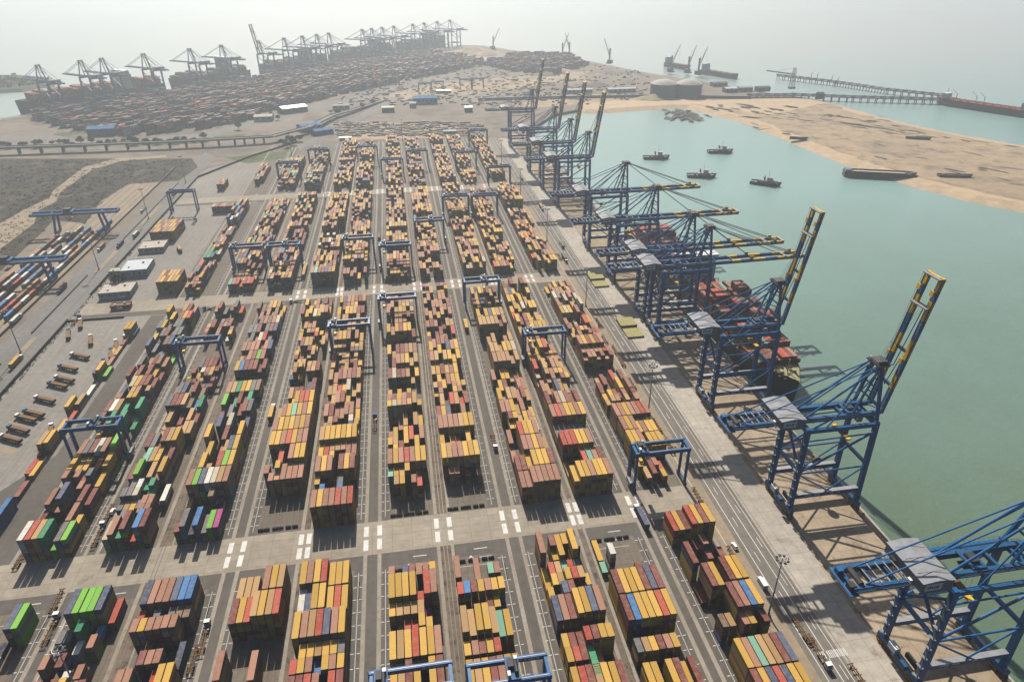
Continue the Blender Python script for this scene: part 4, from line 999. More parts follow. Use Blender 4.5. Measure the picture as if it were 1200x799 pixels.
TR = [(tw, 98.4, 231, .03, 'N', 'yard truck turning off the near crossroad below the gantry'), (tw, -86.5, 350, 0, 'Y', 'yard truck alone in the dark lane left of the seventh block'), (ty, 37, 441, 0, 'Y', 'yard truck in the lane past the fourth block'), (tb, 142.5, 588, pi, None, 'yard truck on the quay road near the middle crossroad'),
      (tw, 137.2, 553, pi, 'K', 'yard truck on the quay road beside the third lamp'), (tw, 141.5, 149, pi, None, 'yard truck with bare chassis over the zebra crossing'), (tb, -27, 330, 0, None, 'yard truck with bare chassis in the lane between fifth and sixth blocks'), (tw, -88, 505, pi/2, None, 'yard truck with bare chassis crossing at the middle crossroad'),
      (tb, -152, 503, pi/2, None, 'yard truck with bare chassis by the middle crossroad, left side'), (tw, -89, 560, 0, 'O', 'yard truck leaving the side-by-side gantries'), (tw, -89, 572, 0, 'Y', 'yard truck ahead of another beside the paired gantries'), (tb, -268, 660, pi, 'N', 'road truck on the left road by the offices'), (tw, -262, 690, 0, 'W', 'road truck behind another on the left road'),
      (tw, -292, 508, .02, 'W', 'white road truck beside the container trains'), (tb, -248, 499, 0, None, 'road truck at the parking lot gate'), (tb, -200.3, 262, .1, None, 'blue-cab road truck at the bottom left lot'), (tw, -152, 210, .02, None, 'yard truck beside the lime and grey stack, near side'), (tw, -152, 262, .02, None, 'yard truck beside the white-topped stack'), (tw, -91, 196, .02, None, 'yard truck with bare chassis beside the blue-topped stack'),
      (tw, 146, 700, pi, 'O', 'yard truck far along the quay road'), (tb, 145, 820, pi, None, 'yard truck farthest along the quay road'), (tw, 38, 300, pi, None, 'yard truck in the lane between the third and fourth blocks'), (tw, -26.5, 640, 0, 'M', 'yard truck past the paired fifth and sixth gantries'),
      (tb, -281, 560, pi, 'M', 'road truck on the far carriageway opposite the offices'), (tw, -283, 655, pi, 'S', 'road truck on the far carriageway by the tall lamp'), (tb, -262, 830, 0, 'K', 'road truck far up the left road'), (tw, -279, 770, pi, None, 'road truck far up the rail side carriageway'), (tw, -210, 640, .4, 'O', 'yard truck on the open ground past the offices'), (tb, -215, 720, 0, None, 'yard truck on the open ground near the lone gantry'), (tw, -263, 440, 0, 'Y', 'road truck on the left road before the gate')]
for p_, x, y, rz, k, lab in TR:
    place(p_, x, y, rz, 'flatbed '+lab if k is None else 'loaded '+lab, 'truck', 'trucks on the terminal lanes')
    if k: loadbox(x, y, rz, k, lab=f'{CNAME[k]} container on the {lab}')
place(cw, -151, 277, radians(-4), 'small white car in the dark lane beside the white-topped stack', 'car', None); place(cw, 134.2, 206, .02, 'white car beside the quayside block, above the trailer row', 'car', None)
place(vw, 136.2, 184, .0, 'white box van parked beside the yellow and blue stack on the quay side', 'van', None)
for i, (x, y, r_) in enumerate([(131, 200, 0), (131, 186.5, 0), (128.6, 172, .02), (140.3, 160, .03), (150.6, 137, .05), (131.4, 300, 0), (131.4, 345, 0), (133.2, 372, 0), (133.4, 388, 0), (130.6, 404, 0), (-155.4, 224, .02), (-181, 252, 0), (-152.4, 276, 0), (-93, 186, 0), (131.4, 280, 0), (131, 240, 0), (133.6, 430, 0), (134, 560, 0)]):
    place(trl, x, y, r_, f'rusty empty container trailer, {NTH[i]} counted from the quay road trailer row', 'trailer', 'empty trailers parked by the stacks')
# parked lorries in the lot, noses up-left
PK = [(84, 411, 1), (70, 425, 1), (66, 438, 1), (58, 445, 0), (43, 462, 0), (30, 478, 1), (21, 484, 1), (12, 497, 1), (3, 508, 1), (113, 421, 2), (86, 373, 1), (72, 385, 1)]
PK += [(128, 398, 2), (122, 408, 2), (52, 499, 1), (40, 520, 1), (98, 392, 2)]
pad = MB()
for i, (px, py, k) in enumerate(PK):
    x, y = G(px+9, py+8); rz = radians(62) if i < 9 else radians(20)
    o = place((lb_ if i % 2 else lw), x, y, rz, f'parked lorry with brown flatbed in the left parking lot, {NTH[i]} of its slanted row', 'truck', 'lorries parked in the left lot')
for i, (px, py) in enumerate([(94, 418), (76, 434), (66, 447), (52, 468), (34, 482), (18, 494), (6, 527), (108, 402)]):
    x, y = G(px, py); a = radians(62); c_, s_ = cos(a), sin(a); q = [(x+dx*c_-dy*s_, y+dx*s_+dy*c_, .075) for dx, dy in ((-2, -8), (2, -8), (2, 4), (-2, 4))]; pad.add(q, [(0, 1, 2, 3)], M['sandy'])
tag(pad.build('parking_bay_markings'), kind='structure')
for i, (px, py) in enumerate([(143, 350), (146, 357), (140, 363), (150, 345)]): x, y = G(px, py); place(cw if i % 2 else vw, x, y, 1.2, f'white vehicle parked by the low offices, {NTH[i]} of four', 'van', 'vehicles parked by the offices')
# concrete kerb blocks closing the block ends
bb = MB(); bb.box((0, 0, .5), (2.6, .9, 1.0), M['dark']); bb.box((0, 0, 1.06), (2.4, .5, .12), M['rubber']); kb = bb.build('barrier_block'); first = True
for bi, (x0, y0) in enumerate([(-19, 217), (-19, 251.5), (8.2, 217.6), (8.2, 251.5), (70.7, 219.6), (-80, 252), (44.5, 251.2)]):
    for dx in (1.5, 4.2, 8.0, 10.4, 14, 17):
        o = kb if first else kb.copy(); 
        if not first: COL.objects.link(o)
        first = False; o.location = (x0+dx, y0+.4, .06)
        tag(o, f'black barrier block in the row closing the {BLOCKNAME[[7, 7, 8, 8, 10, 5, 9][bi]]}, {"near" if y0 < 230 else "far"} kerb', 'barrier', f'barrier blocks in row {bi+1}')
bo = MB(); bo.tube((0, 0, 0), (0, 0, .7), .32, M['dark'], 8); bo.tube((0, 0, .7), (0, 0, .95), .5, M['yellow'], 8); bo.box((0, 0, .04), (1.2, 1.2, .08), M['steel']); bo_ = bo.build('mooring_bollard')
for k in range(26):
    o = bo_ if k == 0 else bo_.copy()
    if k: COL.objects.link(o)
    o.location = (204.2, 150+k*22, .06); tag(o, 'small dark mooring bollard with yellow cap on the quay edge', 'bollard', 'bollards along the quay edge')
# hatch covers laid on the apron
def hatch():
    b = MB(); b.box((0, 0, .6), (12, 13, 1.1), M['hatch'])
    for k in range(7): b.box((0, -5.4+k*1.8, 1.2), (11.4, .25, .12), M['hatch'])
    for k in range(4): b.box((-4.5+3*k, 0, 1.22), (.25, 12.4, .1), M['hatch'])
    for sx in (-1, 1):
        for sy in (-1, 1): b.box((sx*5.6, sy*6, 1.3), (.5, .5, .3), M['yellow'])
    return b.build('hatch_cover')
hc = hatch(); first = True
for i, (px, py, z) in enumerate([(698, 326, 0), (698, 326, 1.35), (703, 333, 0), (734, 380, 0), (734, 380, 1.35), (742, 391, 0)]):
    o = hc if first else hc.copy()
    if not first: COL.objects.link(o)
    first = False; x, y = G(px, py); o.location = (x, y, .06+z)
    tag(o, ['olive hatch cover under another, farther pair of stacks on the apron', 'olive hatch cover on top of the farther pile on the apron', 'single olive hatch cover nearer the camera in the farther pair', 'brown hatch cover under another, nearer pair on the apron', 'brown hatch cover on top of the nearer pile on the apron', 'single olive hatch cover at the camera side of the nearer pair'][i], 'hatch cover', 'ship hatch covers on the apron')

# ------------------------------------------------------------------ offices and sheds
def house(name, cx, cy, w, d, h, wm_, rm_, lab, rz=0, pitched=0, nwin=5, doors=1, cat='building'):
    root = empty(name, (cx, cy, 0), rz); b = MB(); b.box((0, 0, h/2), (w, d, h), wm_); b.build('wall', root)
    b = MB()
    if pitched: b.add([(-w/2-.5, -d/2-.5, h), (w/2+.5, -d/2-.5, h), (w/2+.5, d/2+.5, h), (-w/2-.5, d/2+.5, h), (-w/2-.5, 0, h+pitched), (w/2+.5, 0, h+pitched)], [(0, 1, 5, 4), (2, 3, 4, 5), (0, 4, 3), (1, 2, 5), (3, 2, 1, 0)], rm_)
    else:
        b.box((0, 0, h+.15), (w+.6, d+.6, .3), rm_)
        for sx in (-1, 1): b.box((sx*(w/2+.15), 0, h+.5), (.3, d+.6, .5), rm_)
        for sy in (-1, 1): b.box((0, sy*(d/2+.15), h+.5), (w, .3, .5), rm_)
        b.box((w*.2, d*.15, h+.9), (1.6, 1.2, 1.2), M['steel']); b.box((-w*.25, -d*.2, h+.8), (1.2, 1.2, 1.0), M['white'])
    b.build('roof', root)
    for k in range(nwin):
        for sy in (-1, 1):
            b = MB(); b.box((-w/2+w*(k+.5)/nwin, sy*(d/2+.03), h*.6), (w/nwin*.5, .1, h*.3), M['glass']); b.build('window', root)
    for k in range(doors): b = MB(); b.box((w/2+.04, -d*.2+k*3, 1.3), (.1, 1.8, 2.6), M['dark']); b.build('door', root)
    return tag(root, lab, cat)
def at(px, py): return G(px, py)
x, y = at(163, 318); house('office_building', x, y, 21, 26, 6, M['bldg'], M['roofwhite'], 'pale blue-white flat-roofed office, largest of the three low offices', .05)
x, y = at(140, 321); house('office_building', x, y, 13, 9, 4, M['bldg'], M['bldgroof'], 'small pale annexe against the front corner of the office', .05, nwin=3)
x, y = at(140, 344); house('office_building', x, y, 24, 20, 5, M['bldg'], M['bldgroof'], 'dusty tan-roofed office with a dark tree against it', .05)
x, y = at(181, 292); house('office_building', x, y, 22, 20, 4.5, M['bldg'], M['bldgroof'], 'beige flat-roofed office behind the blue-white one', .05)
x, y = at(143, 361); house('guard_hut', x, y, 14, 6, 3, M['redpaint'], M['rust'], 'rust-red low hut in front of the tan-roofed office', .05, nwin=3)
FARH = [(498, 121, 46, 26, 11, 'blueshed', 'blueshed', 'bright blue warehouse on the far brown lot'), (484, 126, 12, 12, 8, 'steel', 'roofwhite', 'small teal shed before the blue warehouse'), (455, 131, 22, 14, 8, 'dark', 'dark', 'dark shed to the left of the teal shed'), (549, 131, 14, 12, 8, 'dark', 'steel', 'dark cubic shed near the far quay corner'), (527, 157, 20, 10, 5, 'bldg', 'roofwhite', 'white-roofed shed at the end of the yard lanes'), (405, 164, 18, 10, 4, 'tank', 'green2', 'green-roofed hut by the diagonal road'),
        (363, 152, 34, 24, 8, 'steel', 'blueshed', 'blue-roofed warehouse beside the viaduct'), (378, 157, 30, 18, 7, 'blueshed', 'blueshed', 'second blue-roofed warehouse nearer the stacks'), (343, 131, 46, 30, 9, 'house_wall', 'steel', 'long grey warehouse at the edge of the far container yard'), (310, 141, 30, 24, 8, 'bldg', 'bldgroof', 'beige warehouse below the far container yard'), (295, 139, 16, 16, 9, 'redpaint', 'rust', 'red-brown shed below the far container yard'), (122, 158, 40, 22, 11, 'blueshed', 'blueshed', 'blue warehouse on the left by the road bend'), (400, 128, 30, 12, 7, 'bldg', 'bldgroof', 'pale shed beside the far rail tracks'),
        (679, 109, 52, 14, 7, 'steel', 'roofwhite', 'long white-roofed shed, left of two behind the basin'), (728, 108, 60, 14, 7, 'steel', 'roofwhite', 'long white-roofed shed, right of two behind the basin'), (855, 108, 26, 18, 8, 'house_wall', 'roofwhite', 'grey shed with white roof near the tanks'), (872, 107, 30, 16, 8, 'house_wall', 'steel', 'grey processing shed near the jetty root'), (893, 107, 28, 16, 8, 'house_wall', 'dark', 'dark shed at the jetty root'), (842, 101, 34, 16, 7, 'house_wall', 'dark', 'dark long shed behind the white-roofed grey shed'), (520, 109, 30, 10, 5, 'dark', 'steel', 'low dark shed on the pale far lot'), (960, 116, 12, 10, 10, 'dark', 'dark', 'dark cubic building on the lower jetty')]
M['green2'] = paint('green_metal_roof', (.12, .30, .20), .5, .2)
for i, (px, py, w, d, h, wm_, rm_, lab) in enumerate(FARH):
    x, y = at(px, py); house('warehouse', x, y, w, d, h, M[wm_], M[rm_], lab, 0 if i not in (6, 7, 8) else .5, pitched=h*.28, nwin=6 if w > 40 else 3, cat='building')
for i, (px, r_) in enumerate([(777, 27), (806, 26)]):
    x, y = at(px, 113); root = empty('storage_tank', (x, y, 0)); b = MB(); b.tube((0, 0, 0), (0, 0, 24), r_, M['tank'], 40)
    for z in (8, 16, 23.6): b.tube((0, 0, z), (0, 0, z+.4), r_+.25, M['tank'], 40)
    b.build('tank_wall', root, False); b = MB(); n = 40; vs = []; fs = []
    for j in range(5):
        t = j/5
        for k in range(n): vs.append((r_*(1-t*.98)*cos(2*pi*k/n), r_*(1-t*.98)*sin(2*pi*k/n), 24.4+8*(1-(1-t)**2)))
    for j in range(4):
        for k in range(n): fs.append((j*n+k, j*n+(k+1) % n, (j+1)*n+(k+1) % n, (j+1)*n+k))
    fs.append(tuple(range(4*n, 5*n))); b.add(vs, fs, M['bldgroof']); b.build('dome_roof', root)
    b = MB()
    for k in range(14): a = pi+k*.12; b.box((r_*1.01*cos(a), r_*1.01*sin(a), 1+k*1.7), (1.2, 4.4, .3), M['steel'], a+pi/2)
    b.build('spiral_stair', root); tag(root, 'pale domed storage tank behind the basin, '+('the left of the pair' if i == 0 else 'the right of the pair'), 'storage tank', 'storage tanks')

# ------------------------------------------------------------------ walls, fence lines, viaduct
def wall(name, pts, h, t, m, lab, cat='wall'):
    b = MB()
    for a, c in zip(pts[:-1], pts[1:]): b.bar((a[0], a[1], h/2), (c[0], c[1], h/2), t, h, m)
    return tag(b.build(name), lab, cat)
wall('boundary_wall', [(-254.2, 330), (-254.2, 500)], 2.4, .5, M['dark'], 'dark wall between the parking lot and the left road'); wall('boundary_wall', [(-254.2, 545), (-252.5, 900), (-205, 1000), (-150, 1082)], 2.4, .5, M['dark'], 'long dark wall bending round the far left yard corner')
wall('boundary_wall', [(-292.6, 330), (-292.6, 960)], 1.8, .5, M['dark'], 'low dark wall between the left road and the rail yard'); wall('boundary_wall', [(-254, 500), (-215, 500)], 1.4, 1.0, M['dark'], 'short dark wall across the parking lot entrance')
wall('median_barrier', [(-273.5, 300), (-273.5, 440)], 1.1, .8, M['dark'], 'low dark barrier in the left road, nearest the camera')
wall('median_barrier', [(-272.5, 484), (-272.5, 590)], 1.1, .8, M['dark'], 'low dark barrier in the left road, opposite the offices')
wall('median_barrier', [(-271.5, 676), (-270.5, 880)], 1.1, .8, M['dark'], 'low dark barrier in the left road, farthest one')
for k, (y0, y1) in enumerate([(445, 478), (596, 668), (720, 790), (360, 420)]):
    b = MB(); b.prism([(-269.6, y0+2), (-267.5, y0), (-265.4, y0+2), (-265.4, y1-2), (-267.5, y1), (-269.6, y1-2)], 0, .22, M['sandy'], M['concrete']); tag(b.build('road_island_kerb'), kind='structure')
vroot = empty('road_viaduct'); pts = [(-700, 1083), (-563, 1081), (-446, 1078), (-330, 1076), (-240, 1080), (-186, 1088), (-140, 1150), (-110, 1252), (-60, 1345), (-23, 1427)]
hts = [9, 9, 9, 9, 9, 8.5, 8, 6, 3, .6]
b = MB()
for i in range(len(pts)-1): b.bar((*pts[i], hts[i]), (*pts[i+1], hts[i+1]), 11, 1.3, M['viaduct'])
b.build('deck', vroot)
for s in (-1, 1):
    b = MB()
    for i in range(len(pts)-1):
        a, c = Vector((*pts[i], hts[i]+1.1)), Vector((*pts[i+1], hts[i+1]+1.1)); n = (c-a).cross(Vector((0, 0, 1))).normalized()*5.2*s; b.bar(a+n, c+n, .35, 1.0, M['viaduct'])
    b.build('parapet', vroot)
for i in range(5):
    for t in (0, .25, .5, .75):
        x = pts[i][0]+(pts[i+1][0]-pts[i][0])*t; y = pts[i][1]+(pts[i+1][1]-pts[i][1])*t; b = MB(); b.box((x, y, 4.2), (1.6, 7, 8.4), M['viaduct']); b.build('pier', vroot)
tag(vroot, 'long grey road viaduct on piers crossing behind the scrub field', 'viaduct')
y0 = 1430
wall('conveyor_line', [G(560, 118), G(640, 116), G(760, 114), G(880, 116)], 5, 3, M['house_wall'], 'long low grey conveyor gallery running behind the basin beach', 'conveyor')

# ------------------------------------------------------------------ trees and scrub
def leafmat(n, a, b_):
    m, nt, bs = new_mat(n); co_ = coords(nt); c = mixc(nt, ramp(nt, noise(nt, co_, .5, 3), .35, .65), a, b_); nt.links.new(c, bs.inputs['Base Color']); bs.inputs['Roughness'].default_value = .7; return m
M['leaf'] = leafmat('tree_leaves', (.028, .05, .018), (.06, .09, .03)); M['leaf2'] = leafmat('dry_scrub_leaves', (.035, .034, .018), (.065, .055, .03))
def leaves(b, c, rx, rz_, n, s, m, r):
    for _ in range(n):
        while True:
            q = Vector((r.uniform(-1, 1), r.uniform(-1, 1), r.uniform(-1, 1)))
            if .3 < q.length < 1: break
        p_ = Vector((c[0]+q.x*rx, c[1]+q.y*rx, c[2]+q.z*rz_)); a = Vector((r.gauss(0, 1), r.gauss(0, 1), r.gauss(0, 1))).normalized(); t = a.orthogonal().normalized()*s*r.uniform(.6, 1.3); u = a.cross(t).normalized()*s*r.uniform(.5, 1)
        b.add([p_-t, p_+u, p_+t, p_-u], [(0, 1, 2, 3)], m)
def tree(h, rad, seed):
    r = random.Random(seed); root = empty('leafy_tree'); b = MB(); b.tube((0, 0, 0), (.2, 0, h*.5), .3, M['trunk'], 7, .17)
    L = []
    for k in range(6):
        a = k*1.05+r.uniform(-.3, .3); e = (cos(a)*rad*.6, sin(a)*rad*.6, h*(.55+.3*r.random())); b.tube((.1, 0, h*.35), e, .13, M['trunk'], 5, .04); L.append(e)
    b.build('trunk', root); b = MB()
    for e in L+[(0, 0, h*.85)]: leaves(b, e, rad*.5*r.uniform(.8, 1.2), h*.22, 90, .55, M['leaf'], r)
    b.build('crown', root); return root
trees = [tree(8, 4.4, 1), tree(6.5, 4.8, 2), tree(9.5, 4.6, 3)]
TP = [(141, 336, 'dark tree against the tan-roofed office')]
for i in range(26): TP.append((4+i*9.3+R.uniform(-3, 3), 173-i*.28+R.uniform(-1.6, 1.6), f'dark green tree, {NTH[i]} from the left in the belt behind the viaduct'))
for i, (px, py) in enumerate([(330, 170), (337, 173), (344, 170), (352, 166), (340, 166), (318, 137), (326, 141), (388, 133), (396, 136), (425, 127), (437, 122), (280, 152)]): TP.append((px, py, f'dark green tree, {NTH[i]} of the clump by the viaduct bend and sheds'))
tu = [0, 0, 0]
for i, (px, py, lab) in enumerate(TP):
    k = i % 3; x, y = G(px, py); o = trees[k] if not tu[k] else copy_tree(trees[k]); tu[k] = 1; o.location = (x, y, 0); o.rotation_euler = (0, 0, R.uniform(0, 6)); s = R.uniform(.8, 1.35); o.scale = (s, s, s); tag(o, lab, 'tree', 'trees of the left belt' if i else None)
b = MB(); r = random.Random(8); F = [G(*q) for q in [(0, 188), (120, 188), (222, 188), (205, 212), (150, 216), (118, 238), (100, 262), (62, 258), (52, 270), (0, 316)]]
xs = [q[0] for q in F]; ys = [q[1] for q in F]; n = 0
while n < 900:
    x, y = r.uniform(min(xs), max(xs)), r.uniform(min(ys), max(ys))
    if in_poly(x, y, F): leaves(b, (x, y, .3), r.uniform(1.2, 4.5), r.uniform(.4, 1.0), 14, .5, M['leaf2' if r.random() < .7 else 'leaf'], r); n += 1
for q in range(260): x, y = -253.2+r.uniform(-.5, 1.6), r.uniform(340, 890); leaves(b, (x, y, .5), .8, .7, 6, .4, M['leaf'], r)
for q in range(500):
    x, y = r.uniform(-1250, -770), r.uniform(1640, 2040)
    if in_poly(x, y, [(-1400, 1620), (-900, 1700), (-784, 1765), (-800, 1860), (-909, 1960), (-1300, 2050)]): leaves(b, (x, y, 4), 7, 4, 10, 3, M['leaf'], r)
tag(b.build('scrub_undergrowth'), 'dry bushes dotted over the dark field, the road wall and the far mangrove island', 'scrub', kind='stuff')

# ------------------------------------------------------------------ vessels
def hull(b, L_, B_, z0, z1, m, bowf=.2, sternf=.06, flare=.8, sheer=2.0, mdeck=None, boot=None):
    """hull along +y (bow), waterline at z0, deck at z1"""
    N = 18; prof = []
    for i in range(N+1):
        t = i/N; y = -L_/2+L_*t
        w = 1.0
        if t > 1-bowf: w = max(.02, 1-((t-(1-bowf))/bowf)**2.2)
        if t < sternf: w = .78+.22*t/sternf
        prof.append((y, w, sheer*max(0, (t-.72)/.28)**2))
    vs = []; 
    for y, w, s in prof:
        tt = (y+L_/2)/L_; ww = w if tt < 1-bowf else max(.015, w*flare-.02); yy = y if tt < .98 else y-2.5
        vs += [(-B_/2*ww, yy, z0), (B_/2*ww, yy, z0), (-B_/2*w, y, z1+s), (B_/2*w, y, z1+s)]
    fs = []
    for i in range(N):
        a, c = 4*i, 4*i+4; fs += [(a, a+2, c+2, c), (a+1, c+1, c+3, a+3)]
    fs += [(0, 1, 3, 2), (4*N, 4*N+2, 4*N+3, 4*N+1)]
    b.add(vs, fs, m); b.add([(v[0]*.99, v[1], v[2]-.05) for v in vs], [(4*i+2, 4*i+3, 4*i+7, 4*i+6) for i in range(N)], mdeck or m)
    for i in range(N):
        for s in (2, 3): a, c = vs[4*i+s], vs[4*i+4+s]; b.bar((a[0], a[1], a[2]+.45), (c[0], c[1], c[2]+.45), .25, 1.0, m)
# container ship alongside, bow towards the camera
ship = empty('container_ship', (223.5, 462, 0), pi)
b = MB(); hull(b, 300, 33, -4.5, 9.0, M['hull_dk'], .17, .05, .72, 3.2, M['deck_green']); b.box((0, -10, -4.0), (33.2, 240, .9), M['hull_red']); b.build('hull', ship)
b = MB()
for k in range(18): y = 116-14.2*k-.0; b.box((0, y-.2, 10.6), (30, 1.0, 2.6), M['dark']); 
for k in range(18):
    y = 116-14.2*k-.2
    for x in range(-15, 16, 3): b.box((x, y, 12.4), (.25, .6, 5), M['rust'])
    b.box((0, y, 15), (30, .7, .3), M['rust'])
b.build('lashing_bridge', ship)
b = MB(); b.box((0, -4, 9.9), (29, 240, 1.5), M['redpaint']); b.build('hatch_covers', ship)
b = MB(); b.box((0, -11, 19), (30, 11, 20), M['white']); b.box((0, -11, 30.2), (34, 9, 2.6), M['white']); b.box((0, -5.8, 30.4), (30, .4, 1.2), M['glass']); b.box((0, -22, 22), (8, 7, 16), M['redpaint'])
for z in (14, 17, 20, 23, 26): b.box((0, -5.4, z), (26, .3, 1.0), M['glass'])
b.tube((0, -11, 31), (0, -11, 40), .4, M['white'], 6); b.box((0, -11, 37), (6, .5, .5), M['white']); b.build('bridge_house', ship)
b = MB(); b.tube((0, 136, 11), (0, 136, 20), .35, M['yellow'], 6); b.build('foremast', ship)
b = MB(); b.box((0, 126, 12), (26, .6, 3.6), M['hull_dk']); b.build('breakwater', ship)
b = MB(); b.box((-4, 136, 11.8), (2.2, 3, 1.6), M['deck_green']); b.box((4, 136, 11.8), (2.2, 3, 1.6), M['deck_green'])
for k in range(26): b.box((-10+R.uniform(0, 20), 127+R.uniform(0, 17), 11.4), (R.uniform(.6, 2.4), R.uniform(.6, 2.4), .9), M[R.choice(['dark', 'dark', 'rust', 'hull_dk'])])
b.build('forecastle_gear', ship)
tag(ship, 'dark-hulled container ship moored under the quay cranes, mossy bow towards the camera', 'ship')
b = MB(); b.tube((0, -3, 0), (0, 3, 0), 1.35, M['blueshed'], 14); b.box((0, 0, -1.3), (2.4, 6, .3), M['steel']); o = b.build('tank_container'); o.location = (215, 335, 12.6); tag(o, 'teal cylindrical tank container on the moored ship near its bow', 'tank container')
# mooring cargo ships at the far terminal
def cargo_ship(L_, lab, x, y, rz, seed, hmax=6, red=False, deckh=16):
    r = random.Random(seed); root = empty('container_ship', (x, y, -.0), rz)
    b = MB(); hull(b, L_, 44, -4.5, deckh, M['hull_dk'], .16, .05, .7, 4); b.build('hull', root)
    b = MB(); b.box((0, -L_*.22, deckh+16), (40, 14, 32), M['white' if red else 'house']); b.box((0, -L_*.22, deckh+33), (44, 10, 3), M['white']); b.box((0, -L_*.22-14, deckh+12), (10, 9, 26), M['house_wall']); b.build('bridge_house', root)
    b = MB(); b.tint = 0; b.tints = []; y_ = L_*.38
    while y_ > -L_*.46:
        if abs(y_+L_*.24) > 20:
            base = r.randint(hmax-3, hmax) if red is False else r.randint(hmax-2, hmax)
            for c in range(15):
                h = max(1, base+r.choice([0, 0, 0, -1, 0, -1]))
                for z in range(h): b.tint = r.random(); b.box(((c-7)*2.75, y_, deckh+1+z*2.7), (2.5, 12.2, 2.6), CM[r.choice('RRMMSR' if red else 'MNUDKM')], bottom=False)
        y_ -= 14
    o = b.build('deck_cargo', root); tag(o, kind='stuff'); tag(root, lab, 'ship', 'ships at the far terminal'); return root
def berth(p0, p1): 
    a, c = Vector(p0), Vector(p1); m_ = (a+c)/2; d = a-c; return m_.x, m_.y, atan2(d.y, d.x)-pi/2, d.length
for i, (p0, p1, lab, red, hm, fl) in enumerate([((-684, 1428), (-494, 1646), 'long red-laden container ship at the left end of the far terminal', True, 6, 1), ((-482, 1668), (-352, 1836), 'dark container ship second from left at the far terminal', False, 5, 1), ((-325, 1868), (-185, 2040), 'grey container ship under the row of four far cranes', False, 5, 1), ((-170, 2062), (0, 2262), 'dark container ship, second from the right at the far terminal', False, 7, 1), ((14, 2282), (165, 2462), 'dark container ship farthest away, at the far terminal end', False, 7, 1)]):
    x, y, rz, L_ = berth(p0, p1); cargo_ship(L_, lab, x, y, rz, i, hm, red)
# tugs
def tug():
    root = empty('harbour_tug'); b = MB(); hull(b, 30, 10, -4.3, -1.4, M['hull_dk'], .35, .2, .8, 1.6, M['house_wall']); b.build('hull', root)
    b = MB(); b.box((0, 2, .1), (7.2, 13, 2.8), M['steel']); b.box((0, 3.6, 2.8), (5.4, 5.4, 3.0), M['white'], taper=.9); b.box((0, 3.6, 4.4), (5.6, 5.6, .3), M['steel']); b.build('deckhouse', root)
    b = MB(); b.box((0, 3.6, 2.9), (4.75, 4.75, 1.0), M['glass'], taper=.96); b.build('wheelhouse_window', root)
    b = MB()
    for s in (-1, 1): b.tube((s*1.9, -1.6, 1.2), (s*1.9, -1.9, 5), .6, M['house'], 8)
    b.build('funnel', root)
    b = MB(); b.tube((0, 2.2, 4), (0, 1.8, 11), .16, M['white'], 6); b.bar((-1.6, 2, 8), (1.6, 2, 8), .14, .14, M['white']); b.build('mast', root)
    b = MB(); b.box((0, -7, -.6), (2.4, 2.6, 1.5), M['dark']); b.box((0, 10.5, .5), (2, 2, 1.2), M['dark'])
    for k in range(8): b.tube((-5, -12+k*2.6, -1.9), (-5.1, -12+k*2.6+.6, -1.9), .55, M['rubber'], 8); b.tube((5, -12+k*2.6, -1.9), (5.1, -12+k*2.6+.6, -1.9), .55, M['rubber'], 8)
    b.build('towing_winch', root); return root
tg = tug(); first = True
for (px, py), yaw, lab in zip([(769, 186), (844, 179), (822, 207.5), (897, 216.5)], [-100, -98, -105, -128], ['grey harbour tug lying left of three others in the basin', 'grey harbour tug lying farthest out, near the sand spit', 'grey harbour tug in the middle of the group, off the crane tips', 'grey harbour tug turned bow towards the camera, nearest the barge']):
    o = tg if first else copy_tree(tg); first = False; x, y = G(px, py, -4); o.location = (x, y, 0); o.rotation_euler = (0, 0, radians(yaw)); o.scale = (1.2, 1.2, 1.2); tag(o, lab, 'tug', 'harbour tugs in the basin')
# barge aground at the spit
x, y = G(1030, 207, -3); rt = empty('cargo_barge', (x, y, 0), radians(-112)); b = MB(); hull(b, 84, 17, -4.3, 2.2, M['wreck'], .1, .06, .9, .8, M['dark']); b.build('hull', rt)
b = MB()
for s in (-1, 1): b.box((s*6.6, -1, 3.1), (.6, 62, 1.8), M['wreck'])
for s in (-1, 1): b.box((0, s*31-1, 3.1), (13.2, .6, 1.8), M['wreck'])
b.box((0, -1, 2.35), (12.4, 60, .3), M['bldgroof']); b.build('cargo_hold', rt); b = MB(); b.box((0, -38, 3.6), (11, 6, 3), M['house_wall']); b.box((0, 37, 3), (5, 4, 1.6), M['wreck']); b.build('deckhouse', rt)
tag(rt, 'long dark open cargo barge aground with its end on the sand spit', 'barge')
for i, (px, py, L_, yaw, lab) in enumerate([(936, 163, 26, -120, 'small dark hulk at the water edge of the spit'), (1076, 163, 34, -118, 'dark timber hulk lying on the upper spit'), (1119, 207, 40, -105, 'flattened grey hulk on the sand above the barge')]):
    x, y = G(px, py, 1.2); rt = empty('beached_hulk', (x, y, 1.1), radians(yaw)); b = MB(); hull(b, L_, L_*.22, -.6, 1.7, M['wreck'], .3, .1, .85, 1.0, M['dark']); b.build('hull', rt)
    b = MB()
    for k in range(6): b.box((0, -L_*.3+k*L_*.11, 1.9), (L_*.2, .5, .5), M['wreck'])
    b.box((0, -L_*.36, 2.4), (L_*.13, L_*.1, 1.6), M['wreck']); b.build('deck_beams', rt); tag(rt, lab, 'wreck', 'hulks on the spit')
